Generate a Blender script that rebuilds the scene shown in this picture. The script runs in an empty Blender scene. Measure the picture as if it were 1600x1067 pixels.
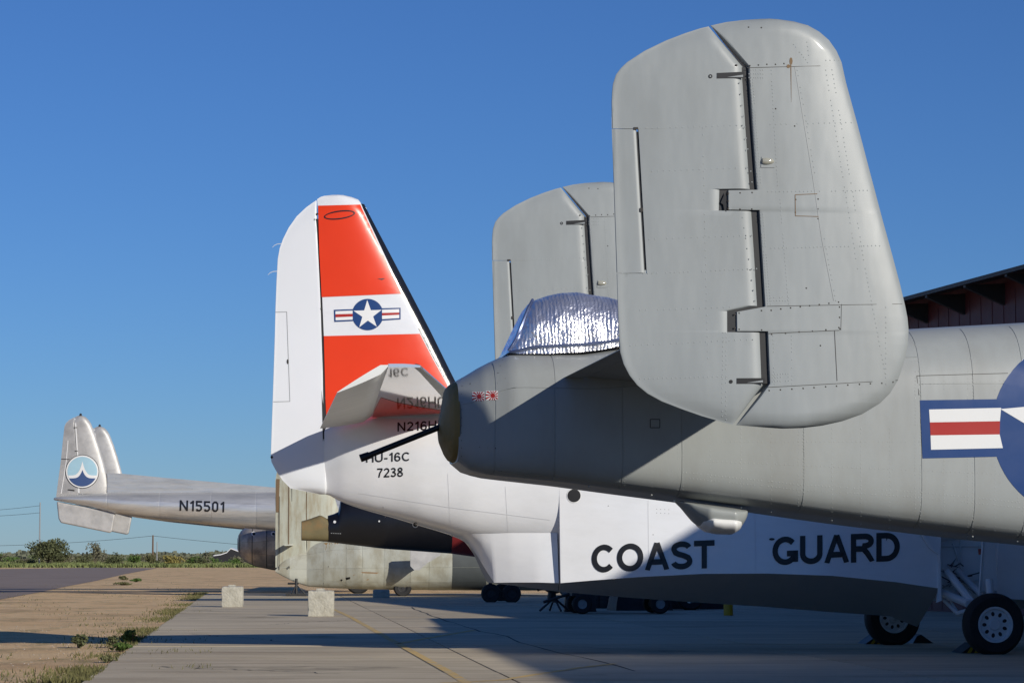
import bpy, bmesh, math, random
import numpy as np
from mathutils import Vector, Matrix
random.seed(7)
sc = bpy.context.scene
COL = sc.collection
R = math.radians
# ------------------------------------------------------------------ camera
FPX, CX, CY, HOR, CAMZ = 4140.0, 800.0, 533.5, 868.0, 1.8
PITCH = math.atan((HOR - CY) / FPX)
cam = bpy.data.cameras.new('camera')
cam.sensor_width = 36; cam.lens = FPX / 1600 * 36; cam.clip_start = 0.1; cam.clip_end = 6000
camo = bpy.data.objects.new('camera', cam); COL.objects.link(camo)
camo.location = (0, 0, CAMZ); camo.rotation_euler = (R(90) + PITCH, 0, 0)
sc.camera = camo
# ------------------------------------------------------------------ world, sun, exposure
SUN = Vector((0.828, -0.912, 0.45)).normalized()          # towards the sun
EL = math.asin(SUN.z); AZ = math.atan2(SUN.x, SUN.y)
world = bpy.data.worlds.new('World'); sc.world = world; world.use_nodes = True
wn = world.node_tree; bg = wn.nodes['Background']
sky = wn.nodes.new('ShaderNodeTexSky'); sky.sky_type = 'NISHITA'; sky.sun_disc = False
sky.sun_elevation = EL; sky.sun_rotation = AZ
sky.air_density = 1.0; sky.dust_density = 0.0; sky.ozone_density = 6; sky.altitude = 300
tint = wn.nodes.new('ShaderNodeMix'); tint.data_type = 'RGBA'; tint.blend_type = 'MULTIPLY'; tint.inputs['Factor'].default_value = 1
tint.inputs['B'].default_value = (.53, .71, 1.0, 1)      # the clear, deep blue of the desert sky
wn.links.new(sky.outputs[0], tint.inputs['A']); wn.links.new(tint.outputs['Result'], bg.inputs[0]); bg.inputs[1].default_value = 0.082
sl = bpy.data.lights.new('sun', 'SUN'); sl.energy = 4.05; sl.angle = R(0.53); sl.color = (1.0, 0.94, 0.83)
so = bpy.data.objects.new('sun', sl); COL.objects.link(so)
so.rotation_euler = SUN.to_track_quat('Z', 'Y').to_euler()
vs = sc.view_settings
vs.view_transform = 'Standard'; vs.look = 'None'; vs.gamma = 1; vs.use_curve_mapping = False; vs.exposure = 0.0

# ------------------------------------------------------------------ sight lines of the survey: image point -> ray
def ray(px, py):
    x = (px - CX) / FPX; y = (CY - py) / FPX; c, s = math.cos(PITCH), math.sin(PITCH)
    return Vector((x, c - y * s, s + y * c))
def ground(px, py, z=0.0):
    r = ray(px, py); t = (z - CAMZ) / r.z
    return Vector((r.x * t, r.y * t, z))
class Frame:                                   # upright frame: s along the axis, d away from the viewer, z up
    def __init__(f, x, y, deg):
        f.o = Vector((x, y, 0)); f.th = R(deg)
        f.u = Vector((math.cos(f.th), math.sin(f.th), 0)); f.v = Vector((-math.sin(f.th), math.cos(f.th), 0))
    def at(f, px, py, d=0.0):
        r = ray(px, py); C = Vector((0, 0, CAMZ))
        t = (d + (f.o - C).dot(f.v)) / r.dot(f.v); P = C + r * t
        return ((P - f.o).dot(f.u), P.z)
    def on(f, px, py, surf, eps=0.0):
        d = 0.0
        for _ in range(7):
            s, z = f.at(px, py, d); d = surf(s, z)
        s, z = f.at(px, py, d - eps)
        return (s, d - eps, z)
    def root(f, name, label, cat, group=None, loc=None):
        o = bpy.data.objects.new(name, None); COL.objects.link(o); o.empty_display_size = .3
        o.location = f.o; o.rotation_euler = (0, 0, f.th)
        tag(o, label, cat, group); return o
def tag(o, label=None, cat=None, group=None, kind=None):
    if label: o['label'] = label
    if cat: o['category'] = cat
    if group: o['group'] = group
    if kind: o['kind'] = kind
    return o

# ------------------------------------------------------------------ materials
def mat(name, col, rough=0.5, metal=0.0, var=0.06, vscale=3.0, col2=None, mix=0.0, mscale=1.2, bump=0.0, bscale=8.0,
        stretch=(1, 1, 1), coat=0.0, rvar=0.08, spec=0.5, thr=(0.45, 0.65), ovar=0.0):
    m = bpy.data.materials.new(name); m.use_nodes = True
    nt = m.node_tree; N, L = nt.nodes, nt.links; b = N['Principled BSDF']
    b.inputs['Roughness'].default_value = rough; b.inputs['Metallic'].default_value = metal
    b.inputs['Coat Weight'].default_value = coat; b.inputs['Coat Roughness'].default_value = 0.08
    b.inputs['Specular IOR Level'].default_value = spec
    tc = N.new('ShaderNodeTexCoord'); mp = N.new('ShaderNodeMapping'); mp.inputs['Scale'].default_value = stretch
    L.new(tc.outputs['Object'], mp.inputs[0])
    n1 = N.new('ShaderNodeTexNoise'); n1.inputs['Scale'].default_value = vscale; n1.inputs['Detail'].default_value = 5
    L.new(mp.outputs[0], n1.inputs['Vector'])
    mx = N.new('ShaderNodeMix'); mx.data_type = 'RGBA'
    mx.inputs['A'].default_value = (*[c * (1 - var) for c in col], 1); mx.inputs['B'].default_value = (*[min(1, c * (1 + var)) for c in col], 1)
    L.new(n1.outputs['Fac'], mx.inputs['Factor']); out = mx.outputs['Result']
    if col2:
        n2 = N.new('ShaderNodeTexNoise'); n2.inputs['Scale'].default_value = mscale; n2.inputs['Detail'].default_value = 7; n2.inputs['Roughness'].default_value = .65
        L.new(mp.outputs[0], n2.inputs['Vector'])
        mr = N.new('ShaderNodeMapRange'); mr.inputs['From Min'].default_value = thr[0]; mr.inputs['From Max'].default_value = thr[1]; mr.inputs['To Max'].default_value = mix
        L.new(n2.outputs['Fac'], mr.inputs['Value'])
        m2 = N.new('ShaderNodeMix'); m2.data_type = 'RGBA'; L.new(mr.outputs[0], m2.inputs['Factor'])
        L.new(out, m2.inputs['A']); m2.inputs['B'].default_value = (*col2, 1); out = m2.outputs['Result']
    if ovar:
        oi = N.new('ShaderNodeObjectInfo'); om = N.new('ShaderNodeMapRange'); om.inputs['To Min'].default_value = 1 - ovar; om.inputs['To Max'].default_value = 1 + ovar; L.new(oi.outputs['Random'], om.inputs['Value'])
        hs = N.new('ShaderNodeHueSaturation'); L.new(om.outputs[0], hs.inputs['Value']); L.new(out, hs.inputs['Color']); out = hs.outputs['Color']
    L.new(out, b.inputs['Base Color'])
    if rvar:
        r = N.new('ShaderNodeMapRange'); r.inputs['To Min'].default_value = max(0, rough - rvar); r.inputs['To Max'].default_value = min(1, rough + rvar)
        n3 = N.new('ShaderNodeTexNoise'); n3.inputs['Scale'].default_value = vscale * 1.7; n3.inputs['Detail'].default_value = 4
        L.new(mp.outputs[0], n3.inputs['Vector']); L.new(n3.outputs['Fac'], r.inputs['Value']); L.new(r.outputs[0], b.inputs['Roughness'])
    if bump:
        nb = N.new('ShaderNodeTexNoise'); nb.inputs['Scale'].default_value = bscale; nb.inputs['Detail'].default_value = 3
        L.new(mp.outputs[0], nb.inputs['Vector'])
        bp = N.new('ShaderNodeBump'); bp.inputs['Strength'].default_value = 1; bp.inputs['Distance'].default_value = bump
        L.new(nb.outputs['Fac'], bp.inputs['Height']); L.new(bp.outputs[0], b.inputs['Normal'])
    return m
M = {}
M['grey'] = mat('grey_paint', (.305, .328, .330), .46, var=.06, vscale=2.2, bump=.012, bscale=2.1, coat=.05, col2=(.272, .290, .288), mix=.8, mscale=1.6, stretch=(1.3, 1, .5))
M['grey_fus'] = mat('grey_paint_weathered', (.325, .345, .34), .40, var=.06, vscale=9, bump=.008, bscale=1.9, coat=.1, col2=(.275, .28, .265), mix=.6, mscale=2.2, stretch=(1, 1, .35), ovar=.035)
M['black'] = mat('black', (.006, .006, .007), .5)
M['screw'] = mat('dark_screw', (.035, .03, .025), .5)
M['rust'] = mat('rust_stain', (.20, .13, .07), .8)
M['white'] = mat('white_gloss_paint', (.76, .77, .79), .13, var=.02, vscale=1.2, bump=.012, bscale=1.5, coat=.3, rvar=.05, col2=(.69, .70, .71), mix=.5, mscale=2.5, stretch=(.5, 1, 1.2))
M['white_mark'] = mat('white_marking', (.78, .78, .77), .3, var=.02)
M['rudder_white'] = mat('white_fabric_paint', (.74, .76, .79), .35, var=.02, vscale=2)
M['red'] = mat('red_orange_paint', (.74, .045, .006), .32, var=.06, vscale=1.5, coat=.1, bump=.006, bscale=1.2, spec=.35)
M['mark_red'] = mat('red_marking', (.40, .024, .015), .3)
M['blue'] = mat('blue_marking', (.014, .050, .18), .3, var=.05)
M['letter'] = mat('black_lettering', (.010, .010, .012), .35)
M['boot'] = mat('rubber_boot', (.012, .013, .016), .2, var=.2, vscale=14, bump=.004, bscale=5)
M['hullgrey'] = mat('grey_hull_paint', (.30, .31, .32), .38, var=.06, bump=.006, bscale=1.5)
M['silver'] = mat('bare_aluminium', (.66, .655, .64), .34, metal=.6, var=.14, vscale=3, stretch=(.5, 1, 3.6), col2=(.46, .46, .46), mix=.7, mscale=1.5, rvar=.14, bump=.01, bscale=1.5, ovar=.10)
M['silver_fin'] = mat('dull_aluminium', (.50, .49, .475), .5, metal=.3, var=.16, vscale=2.5, col2=(.33, .325, .315), mix=.7, mscale=1.5, rvar=.1, bump=.01, bscale=2)
M['pod'] = mat('tarnished_aluminium', (.50, .45, .40), .42, metal=.5, var=.35, vscale=2.4, col2=(.20, .19, .19), mix=.8, mscale=1.6, ovar=.2)
M['elev'] = mat('silver_doped_fabric', (.72, .73, .70), .42, metal=.15, var=.13, stretch=(.4, 6, 1), vscale=2)
M['under'] = mat('mirror_gloss_white', (.74, .73, .74), .04, metal=.55, var=.02, rvar=0, coat=1.0, spec=.9)
M['green'] = mat('faded_green_grey_skin', (.50, .505, .43), .5, var=.12, vscale=3, col2=(.34, .31, .22), mix=.75, mscale=1.7, metal=.15, stretch=(1, 1, .6), ovar=.13)
M['green2'] = mat('faded_olive_skin', (.46, .47, .385), .6, var=.12, vscale=4, col2=(.30, .24, .14), mix=.6, mscale=1.8, stretch=(2.4, 1, .5))
M['darkgreen'] = mat('dark_grey_skin', (.085, .095, .095), .5, var=.2, vscale=2, metal=.2)
M['olive'] = mat('olive_brown_cover', (.25, .17, .05), .7, var=.25, vscale=5, bump=.02, bscale=5)
M['olive2'] = mat('rusty_olive_panel', (.16, .13, .06), .7, var=.3, vscale=3, col2=(.25, .14, .05), mix=.6, mscale=2)
M['gloss_black'] = mat('black_paint', (.007, .007, .009), .32, var=.3, vscale=2, bump=.01, bscale=1.2)
M['darkred'] = mat('dark_red_paint', (.20, .022, .022), .4, var=.15)
M['gun'] = mat('gun_metal', (.022, .018, .017), .45, metal=.5, var=.3, vscale=20)
M['tyre'] = mat('tyre_rubber', (.012, .012, .013), .75, var=.3, vscale=8)
M['rim'] = mat('white_rim_paint', (.62, .64, .66), .4)
M['steel'] = mat('galvanised_steel', (.30, .31, .31), .5, metal=.4)
M['dark_steel'] = mat('dark_steel', (.03, .03, .032), .55, metal=.3, var=.3)
M['yellow'] = mat('yellow_paint', (.50, .30, .015), .5, var=.15)
M['concrete_block'] = mat('cast_concrete', (.46, .44, .37), .9, var=.12, vscale=5, col2=(.30, .28, .22), mix=.55, mscale=3.5, bump=.03, bscale=14)
M['lineyellow'] = mat('worn_yellow_line', (.62, .42, .14), .9, var=.15, vscale=2, col2=(.42, .36, .27), mix=1.0, mscale=2.2, thr=(.50, .62))
M['roof'] = mat('dark_roof_sheet', (.055, .05, .045), .6, metal=.1, var=.2)
M['maroon'] = mat('maroon_wall_sheet', (.11, .028, .036), .6, var=.2, vscale=1)
M['wood'] = mat('weathered_wood', (.16, .10, .06), .9, var=.2)
M['bulb'] = mat('lamp_glass', (.35, .34, .28), .12, var=.1, coat=.5)

def foil():
    m = bpy.data.materials.new('silver_bubble_foil'); m.use_nodes = True
    nt = m.node_tree; N, L = nt.nodes, nt.links; b = N['Principled BSDF']
    b.inputs['Base Color'].default_value = (.93, .91, .94, 1); b.inputs['Metallic'].default_value = .86; b.inputs['Roughness'].default_value = .30
    tc = N.new('ShaderNodeTexCoord')
    mp = N.new('ShaderNodeMapping'); mp.inputs['Scale'].default_value = (1, .5, .8); L.new(tc.outputs['Object'], mp.inputs[0])
    w = N.new('ShaderNodeTexWave'); w.wave_type = 'BANDS'; w.bands_direction = 'X'; w.inputs['Scale'].default_value = 12
    w.inputs['Distortion'].default_value = 4.5; w.inputs['Detail'].default_value = 3; L.new(tc.outputs['Object'], w.inputs['Vector'])
    v = N.new('ShaderNodeTexVoronoi'); v.inputs['Scale'].default_value = 95; L.new(mp.outputs[0], v.inputs['Vector'])
    n = N.new('ShaderNodeTexNoise'); n.inputs['Scale'].default_value = 6; n.inputs['Detail'].default_value = 5; n.inputs['Roughness'].default_value = .5; L.new(mp.outputs[0], n.inputs['Vector'])
    b1 = N.new('ShaderNodeBump'); b1.inputs['Distance'].default_value = .0022; L.new(w.outputs['Fac'], b1.inputs['Height'])
    b2 = N.new('ShaderNodeBump'); b2.inputs['Distance'].default_value = .0024; L.new(v.outputs['Distance'], b2.inputs['Height']); L.new(b1.outputs[0], b2.inputs['Normal'])
    b3 = N.new('ShaderNodeBump'); b3.inputs['Distance'].default_value = .05; L.new(n.outputs['Fac'], b3.inputs['Height']); L.new(b2.outputs[0], b3.inputs['Normal'])
    L.new(b3.outputs[0], b.inputs['Normal']); return m
M['foil'] = foil()
M['blue_tape'] = mat('blue_hem', (.28, .33, .50), .3, metal=.8)

# ------------------------------------------------------------------ mesh helpers
def link(name, me, m, parent=None, smooth=True, ang=35):
    if m is not None:
        for k in (m if isinstance(m, (list, tuple)) else [m]): me.materials.append(k)
    if smooth:
        me.polygons.foreach_set('use_smooth', [True] * len(me.polygons)); me.set_sharp_from_angle(angle=R(ang))
    o = bpy.data.objects.new(name, me); COL.objects.link(o)
    if parent: o.parent = parent
    return o
def mesh(name, vs_, fs, m, parent=None, smooth=True, ang=35, merge=True, mi=None):
    me = bpy.data.meshes.new(name); me.from_pydata([tuple(v) for v in vs_], [], fs)
    if mi is not None: me.polygons.foreach_set('material_index', mi)
    if merge:
        bm = bmesh.new(); bm.from_mesh(me); bmesh.ops.remove_doubles(bm, verts=bm.verts, dist=1e-5)
        bmesh.ops.recalc_face_normals(bm, faces=bm.faces); bm.to_mesh(me); bm.free()
    me.update(); return link(name, me, m, parent, smooth, ang)
class MB:
    def __init__(s): s.v = []; s.f = []
    def add(s, v, f):
        o = len(s.v); s.v += [tuple(p) for p in v]; s.f += [tuple(i + o for i in q) for q in f]
    def box(s, a, b):
        x0, y0, z0 = a; x1, y1, z1 = b
        s.add([(x0, y0, z0), (x1, y0, z0), (x1, y1, z0), (x0, y1, z0), (x0, y0, z1), (x1, y0, z1), (x1, y1, z1), (x0, y1, z1)],
              [(0, 3, 2, 1), (4, 5, 6, 7), (0, 1, 5, 4), (1, 2, 6, 5), (2, 3, 7, 6), (3, 0, 4, 7)])
    def tube(s, pts, r, n=8, cap=True):
        pts = [Vector(p) for p in pts]; rr = r if isinstance(r, (list, tuple)) else [r] * len(pts); v = []; f = []
        for i, p in enumerate(pts):
            t = (pts[min(i + 1, len(pts) - 1)] - pts[max(i - 1, 0)]).normalized()
            a = t.cross(Vector((0, 0, 1)) if abs(t.z) < .9 else Vector((1, 0, 0))).normalized(); b = t.cross(a)
            for k in range(n):
                q = 2 * math.pi * k / n; v.append(p + (a * math.cos(q) + b * math.sin(q)) * rr[i])
        for i in range(len(pts) - 1):
            for k in range(n):
                f.append((i * n + k, i * n + (k + 1) % n, (i + 1) * n + (k + 1) % n, (i + 1) * n + k))
        if cap: f.append(tuple(range(n))[::-1]); f.append(tuple((len(pts) - 1) * n + k for k in range(n)))
        s.add(v, f)
    def lathe(s, c, prof, n=32, axis='y'):     # prof: (radius, offset along axis)
        v = []; f = []; m = len(prof)
        for k in range(n):
            q = 2 * math.pi * k / n
            for r, h in prof:
                v.append((c[0] + r * math.cos(q), c[1] + h, c[2] + r * math.sin(q)) if axis == 'y' else
                         ((c[0] + h, c[1] + r * math.cos(q), c[2] + r * math.sin(q)) if axis == 'x' else (c[0] + r * math.cos(q), c[1] + r * math.sin(q), c[2] + h)))
        for k in range(n):
            for j in range(m - 1): f.append((k * m + j, ((k + 1) % n) * m + j, ((k + 1) % n) * m + j + 1, k * m + j + 1))
        s.add(v, f)
    def prism(s, poly, a, b):                  # poly in (s,z), extruded over d from a to b
        n = len(poly); s.add([(p[0], a, p[1]) for p in poly] + [(p[0], b, p[1]) for p in poly],
                             [tuple(range(n)), tuple(range(2 * n - 1, n - 1, -1))] + [(i, i + n, (i + 1) % n + n, (i + 1) % n) for i in range(n)])
    def build(s, name, m, parent=None, smooth=True, ang=35, merge=True): return mesh(name, s.v, s.f, m, parent, smooth, ang, merge)
def copy_tree(o, parent=None, off=None):
    c = o.copy(); COL.objects.link(c); c.parent = parent
    if off: c.location = Vector(c.location) + Vector(off)
    for ch in [k for k in KIDS.get(o.name, [])]: copy_tree(ch, c)
    return c
KIDS = {}
def index_children():
    KIDS.clear()
    for o in bpy.data.objects:
        if o.parent: KIDS.setdefault(o.parent.name, []).append(o)

def naca(x):
    x = np.clip(x, 0, 1); return 2.0 * 5 * (0.2969 * np.sqrt(x) - .126 * x - .3516 * x * x + .2843 * x ** 3 - .1036 * x ** 4)
class Plate:
    """an upright aerofoil surface with an arbitrary outline: near side of it is surf(s,z)"""
    def __init__(p, frame, d0, outline, T, edge=.14, te_min=.004, dref=None):
        p.f = frame; p.d0 = d0; p.T = T; p.edge = edge; p.te = te_min; p.dref = d0 if dref is None else dref
        pts = [frame.at(x, y, p.dref) for x, y in outline]
        n = 400; dense = []
        for i in range(len(pts)):
            a, b = pts[i], pts[(i + 1) % len(pts)]
            for k in range(20): dense.append((a[0] + (b[0] - a[0]) * k / 20, a[1] + (b[1] - a[1]) * k / 20))
        S = np.array([q[0] for q in dense]); Z = np.array([q[1] for q in dense])
        p.smin, p.smax, p.zmin, p.zmax = S.min(), S.max(), Z.min(), Z.max()
        P = dense + [dense[0]]
        def cross(axis, val):
            r = []
            for a, b in zip(P[:-1], P[1:]):
                u, w = a[axis], b[axis]
                if (u <= val < w) or (w <= val < u): r.append(a[1 - axis] + (b[1 - axis] - a[1 - axis]) * (val - u) / (w - u))
            return r
        p.zg = np.linspace(p.zmin + 1e-4, p.zmax - 1e-4, n); c = [cross(1, z) for z in p.zg]
        p.te_ = np.array([min(q) for q in c]); p.le_ = np.array([max(q) for q in c])
        p.sg = np.linspace(p.smin + 1e-4, p.smax - 1e-4, n); c = [cross(0, s) for s in p.sg]
        p.bo_ = np.array([min(q) for q in c]); p.to_ = np.array([max(q) for q in c])
    def thick(p, s, z):
        te = np.interp(z, p.zg, p.te_); le = np.interp(z, p.zg, p.le_)
        h = p.T * naca((le - s) / max(le - te, 1e-3))
        e = min(np.interp(s, p.sg, p.to_) - z, z - np.interp(s, p.sg, p.bo_))
        q = 1 - min(max(e, 0) / p.edge, 1); return float(max(h, p.te) * math.sqrt(max(0, 1 - q * q)) + .0005)
    def surf(p, s, z): return p.d0 - p.thick(s, z)
    def chain(p, px):
        px = sorted(px, key=lambda q: q[1]); o = []
        for x, y in px:
            s, z = p.f.at(x, y, p.dref)
            if o: z = min(z, o[-1][0] - 2e-4)
            o.append((z, s))
        return o[::-1]
    def strip(p, name, left, right, m, parent, ncol=26, nrow=70, rl=0, rr=0, scale=1.0, ang=30, hfix=None):
        L_, R_ = p.chain(left), p.chain(right)
        lz, ls = np.array([a[0] for a in L_]), np.array([a[1] for a in L_]); rz, rs = np.array([a[0] for a in R_]), np.array([a[1] for a in R_])
        z0, z1 = max(lz[0], rz[0]), min(lz[-1], rz[-1])
        zs = sorted(set([z0, z1] + [float(z) for z in list(lz) + list(rz) if z0 < z < z1] + [z0 + (z1 - z0) * (1 - math.cos(math.pi * k / nrow)) / 2 for k in range(nrow + 1)]))
        v = []; f = []; n = ncol
        for z in zs:
            a = float(np.interp(z, lz, ls)); b = float(np.interp(z, rz, rs)); b = max(b, a)
            fr = []; bk = []
            for k in range(n):
                t = (1 - math.cos(math.pi * k / (n - 1))) / 2; s = a + (b - a) * t
                h = (hfix if hfix else p.thick(s, z)) * scale
                if rl and s - a < rl: h *= math.sqrt(max(0, 1 - (1 - (s - a) / rl) ** 2))
                if rr and b - s < rr: h *= math.sqrt(max(0, 1 - (1 - (b - s) / rr) ** 2))
                fr.append((s, p.d0 - h, z)); bk.append((s, p.d0 + h, z))
            v += fr + bk[::-1]
        w = 2 * n
        for i in range(len(zs) - 1):
            for k in range(w): f.append((i * w + k, i * w + (k + 1) % w, (i + 1) * w + (k + 1) % w, (i + 1) * w + k))
        f.append(tuple(range(w))[::-1]); f.append(tuple((len(zs) - 1) * w + k for k in range(w)))
        return mesh(name, v, f, m, parent, True, ang)
class Loft:
    """a fuselage: top and bottom silhouettes, half widths, rounded section of exponents nt (upper) and nb (lower)"""
    def __init__(p, frame, top, bot, wid, nt=2.2, nb=2.2, cf=.5, d0=0.0):
        p.f = frame; p.nt = nt; p.nb = nb; p.cf = cf; p.d0 = d0
        def mk(l): q = sorted(frame.at(x, y, d0) for x, y in l); return np.array([a[0] for a in q]), np.array([a[1] for a in q])
        p.T = mk(top); p.B = mk(bot); q = sorted((frame.at(x, 800, d0)[0], w) for x, w in wid); p.W = (np.array([a[0] for a in q]), np.array([a[1] for a in q]))
    def par(p, s):
        t = float(np.interp(s, *p.T)); b = float(np.interp(s, *p.B)); w = float(np.interp(s, *p.W)); zc = b + (t - b) * p.cf
        return t, b, w, zc
    def pt(p, s, a, off=0.0):                 # a: angle, 0 = near side, +90 = top
        t, b, w, zc = p.par(s); c, q = math.cos(a), math.sin(a); h = (t - zc) if q >= 0 else (zc - b); n = p.nt if q >= 0 else p.nb
        x = abs(c) ** (2 / n) * math.copysign(1, c); y = abs(q) ** (2 / n) * math.copysign(1, q)
        l = math.hypot(x, y) or 1
        return (s, p.d0 - (w * x + off * x / l), zc + h * y + off * y / l)
    def surf(p, s, z):
        t, b, w, zc = p.par(s); h = (t - zc) if z >= zc else (zc - b); n = p.nt if z >= zc else p.nb
        q = min(abs((z - zc) / max(h, 1e-4)), 1); return p.d0 - w * (1 - q ** n) ** (1 / n)
    def smooth_s(p, s0, s1, n): return [s0 + (s1 - s0) * k / n for k in range(n + 1)]
    def build(p, name, s0, s1, m, parent, ns=70, na=56, off=0.0, caps=True):
        S = p.smooth_s(s0, s1, ns); v = []; f = []
        for s in S: v += [p.pt(s, 2 * math.pi * k / na, off) for k in range(na)]
        for i in range(ns):
            for k in range(na): f.append((i * na + k, i * na + (k + 1) % na, (i + 1) * na + (k + 1) % na, (i + 1) * na + k))
        if caps: f.append(tuple(range(na))[::-1]); f.append(tuple(ns * na + k for k in range(na)))
        return mesh(name, v, f, m, parent, True, 40)
    def panel(p, name, s0, s1, a0, a1, m, parent, ns=8, na=8, off=.003, gap=.004):
        s0 += gap; s1 -= gap; v = []; f = []; W = na + 3
        for i in range(-1, ns + 2):
            s = s0 + (s1 - s0) * min(max(i, 0), ns) / ns
            for k in range(-1, na + 2):
                a = a0 + (a1 - a0) * min(max(k, 0), na) / na; g = R(.22)
                a = min(max(a, min(a0, a1) + g), max(a0, a1) - g)
                edge = i < 0 or i > ns or k < 0 or k > na; v.append(p.pt(s, a, -.001 if edge else off))
        W = na + 3
        for i in range(ns + 2):
            for k in range(na + 2): f.append((i * W + k, i * W + k + 1, (i + 1) * W + k + 1, (i + 1) * W + k))
        return mesh(name, v, f, m, parent, True, 40, merge=False)

def decal(name, loops, frame, surf, m, parent, eps=.003, grid=0, label=None):
    bm = bmesh.new()
    for lp in loops:
        vs_ = [bm.verts.new((x, y, 0)) for x, y in lp]
        try: bm.faces.new(vs_)
        except Exception: pass
    bmesh.ops.triangulate(bm, faces=bm.faces)
    if grid: slice_grid(bm, grid); bmesh.ops.remove_doubles(bm, verts=bm.verts, dist=1e-4)
    for v in bm.verts: v.co = Vector(frame.on(v.co.x, v.co.y, surf, eps))
    bm.normal_update(); me = bpy.data.meshes.new(name); bm.to_mesh(me); bm.free()
    o = link(name, me, m, parent, True, 60)
    if label: o['label'] = label
    return o
def decals(name, loops, *a, **k): return [decal(name, [l], *a, **k) for l in loops]
def slice_grid(bm, g):
    xs = [v.co.x for v in bm.verts]; ys = [v.co.y for v in bm.verts]
    for ax, lo, hi in ((0, min(xs), max(xs)), (1, min(ys), max(ys))):
        k = math.ceil(lo / g)
        while k * g < hi:
            co = [0, 0, 0]; no = [0, 0, 0]; co[ax] = k * g; no[ax] = 1
            bmesh.ops.bisect_plane(bm, geom=bm.verts[:] + bm.edges[:] + bm.faces[:], plane_co=co, plane_no=no, dist=1e-5); k += 1
def text_decal(name, txt, quad, frame, surf, m, parent, bold=.0, eps=.003, grid=0, space=1.0):
    """quad: image points tl, tr, br, bl of the inked box of the words"""
    cu = bpy.data.curves.new('txt', 'FONT'); cu.body = txt; cu.offset = bold; cu.space_character = space; cu.resolution_u = 6
    o = bpy.data.objects.new('txt', cu); COL.objects.link(o); dg = bpy.context.evaluated_depsgraph_get(); dg.update()
    me = bpy.data.meshes.new_from_object(o.evaluated_get(dg)); bpy.data.objects.remove(o); bpy.data.curves.remove(cu)
    co = [v.co.copy() for v in me.vertices]; x0 = min(c.x for c in co); x1 = max(c.x for c in co); y0 = min(c.y for c in co); y1 = max(c.y for c in co)
    tl, tr, br, bl = [Vector(q) for q in quad]
    for v in me.vertices:
        a = (v.co.x - x0) / (x1 - x0); b = (v.co.y - y0) / (y1 - y0)
        p = (bl * (1 - a) + br * a) * (1 - b) + (tl * (1 - a) + tr * a) * b; v.co = (p.x, p.y, 0)
    bm = bmesh.new(); bm.from_mesh(me)
    if grid: slice_grid(bm, grid)
    for v in bm.verts: v.co = Vector(frame.on(v.co.x, v.co.y, surf, eps))
    bm.to_mesh(me); bm.free(); me.name = name; me.materials.clear()
    return link(name, me, m, parent, False)
def sarc(cx, cy, rx, ry, a0, a1, n=22): return [(cx + rx * math.cos(R(a0 + (a1 - a0) * k / n)), cy + ry * math.sin(R(a0 + (a1 - a0) * k / n))) for k in range(n + 1)]
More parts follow.
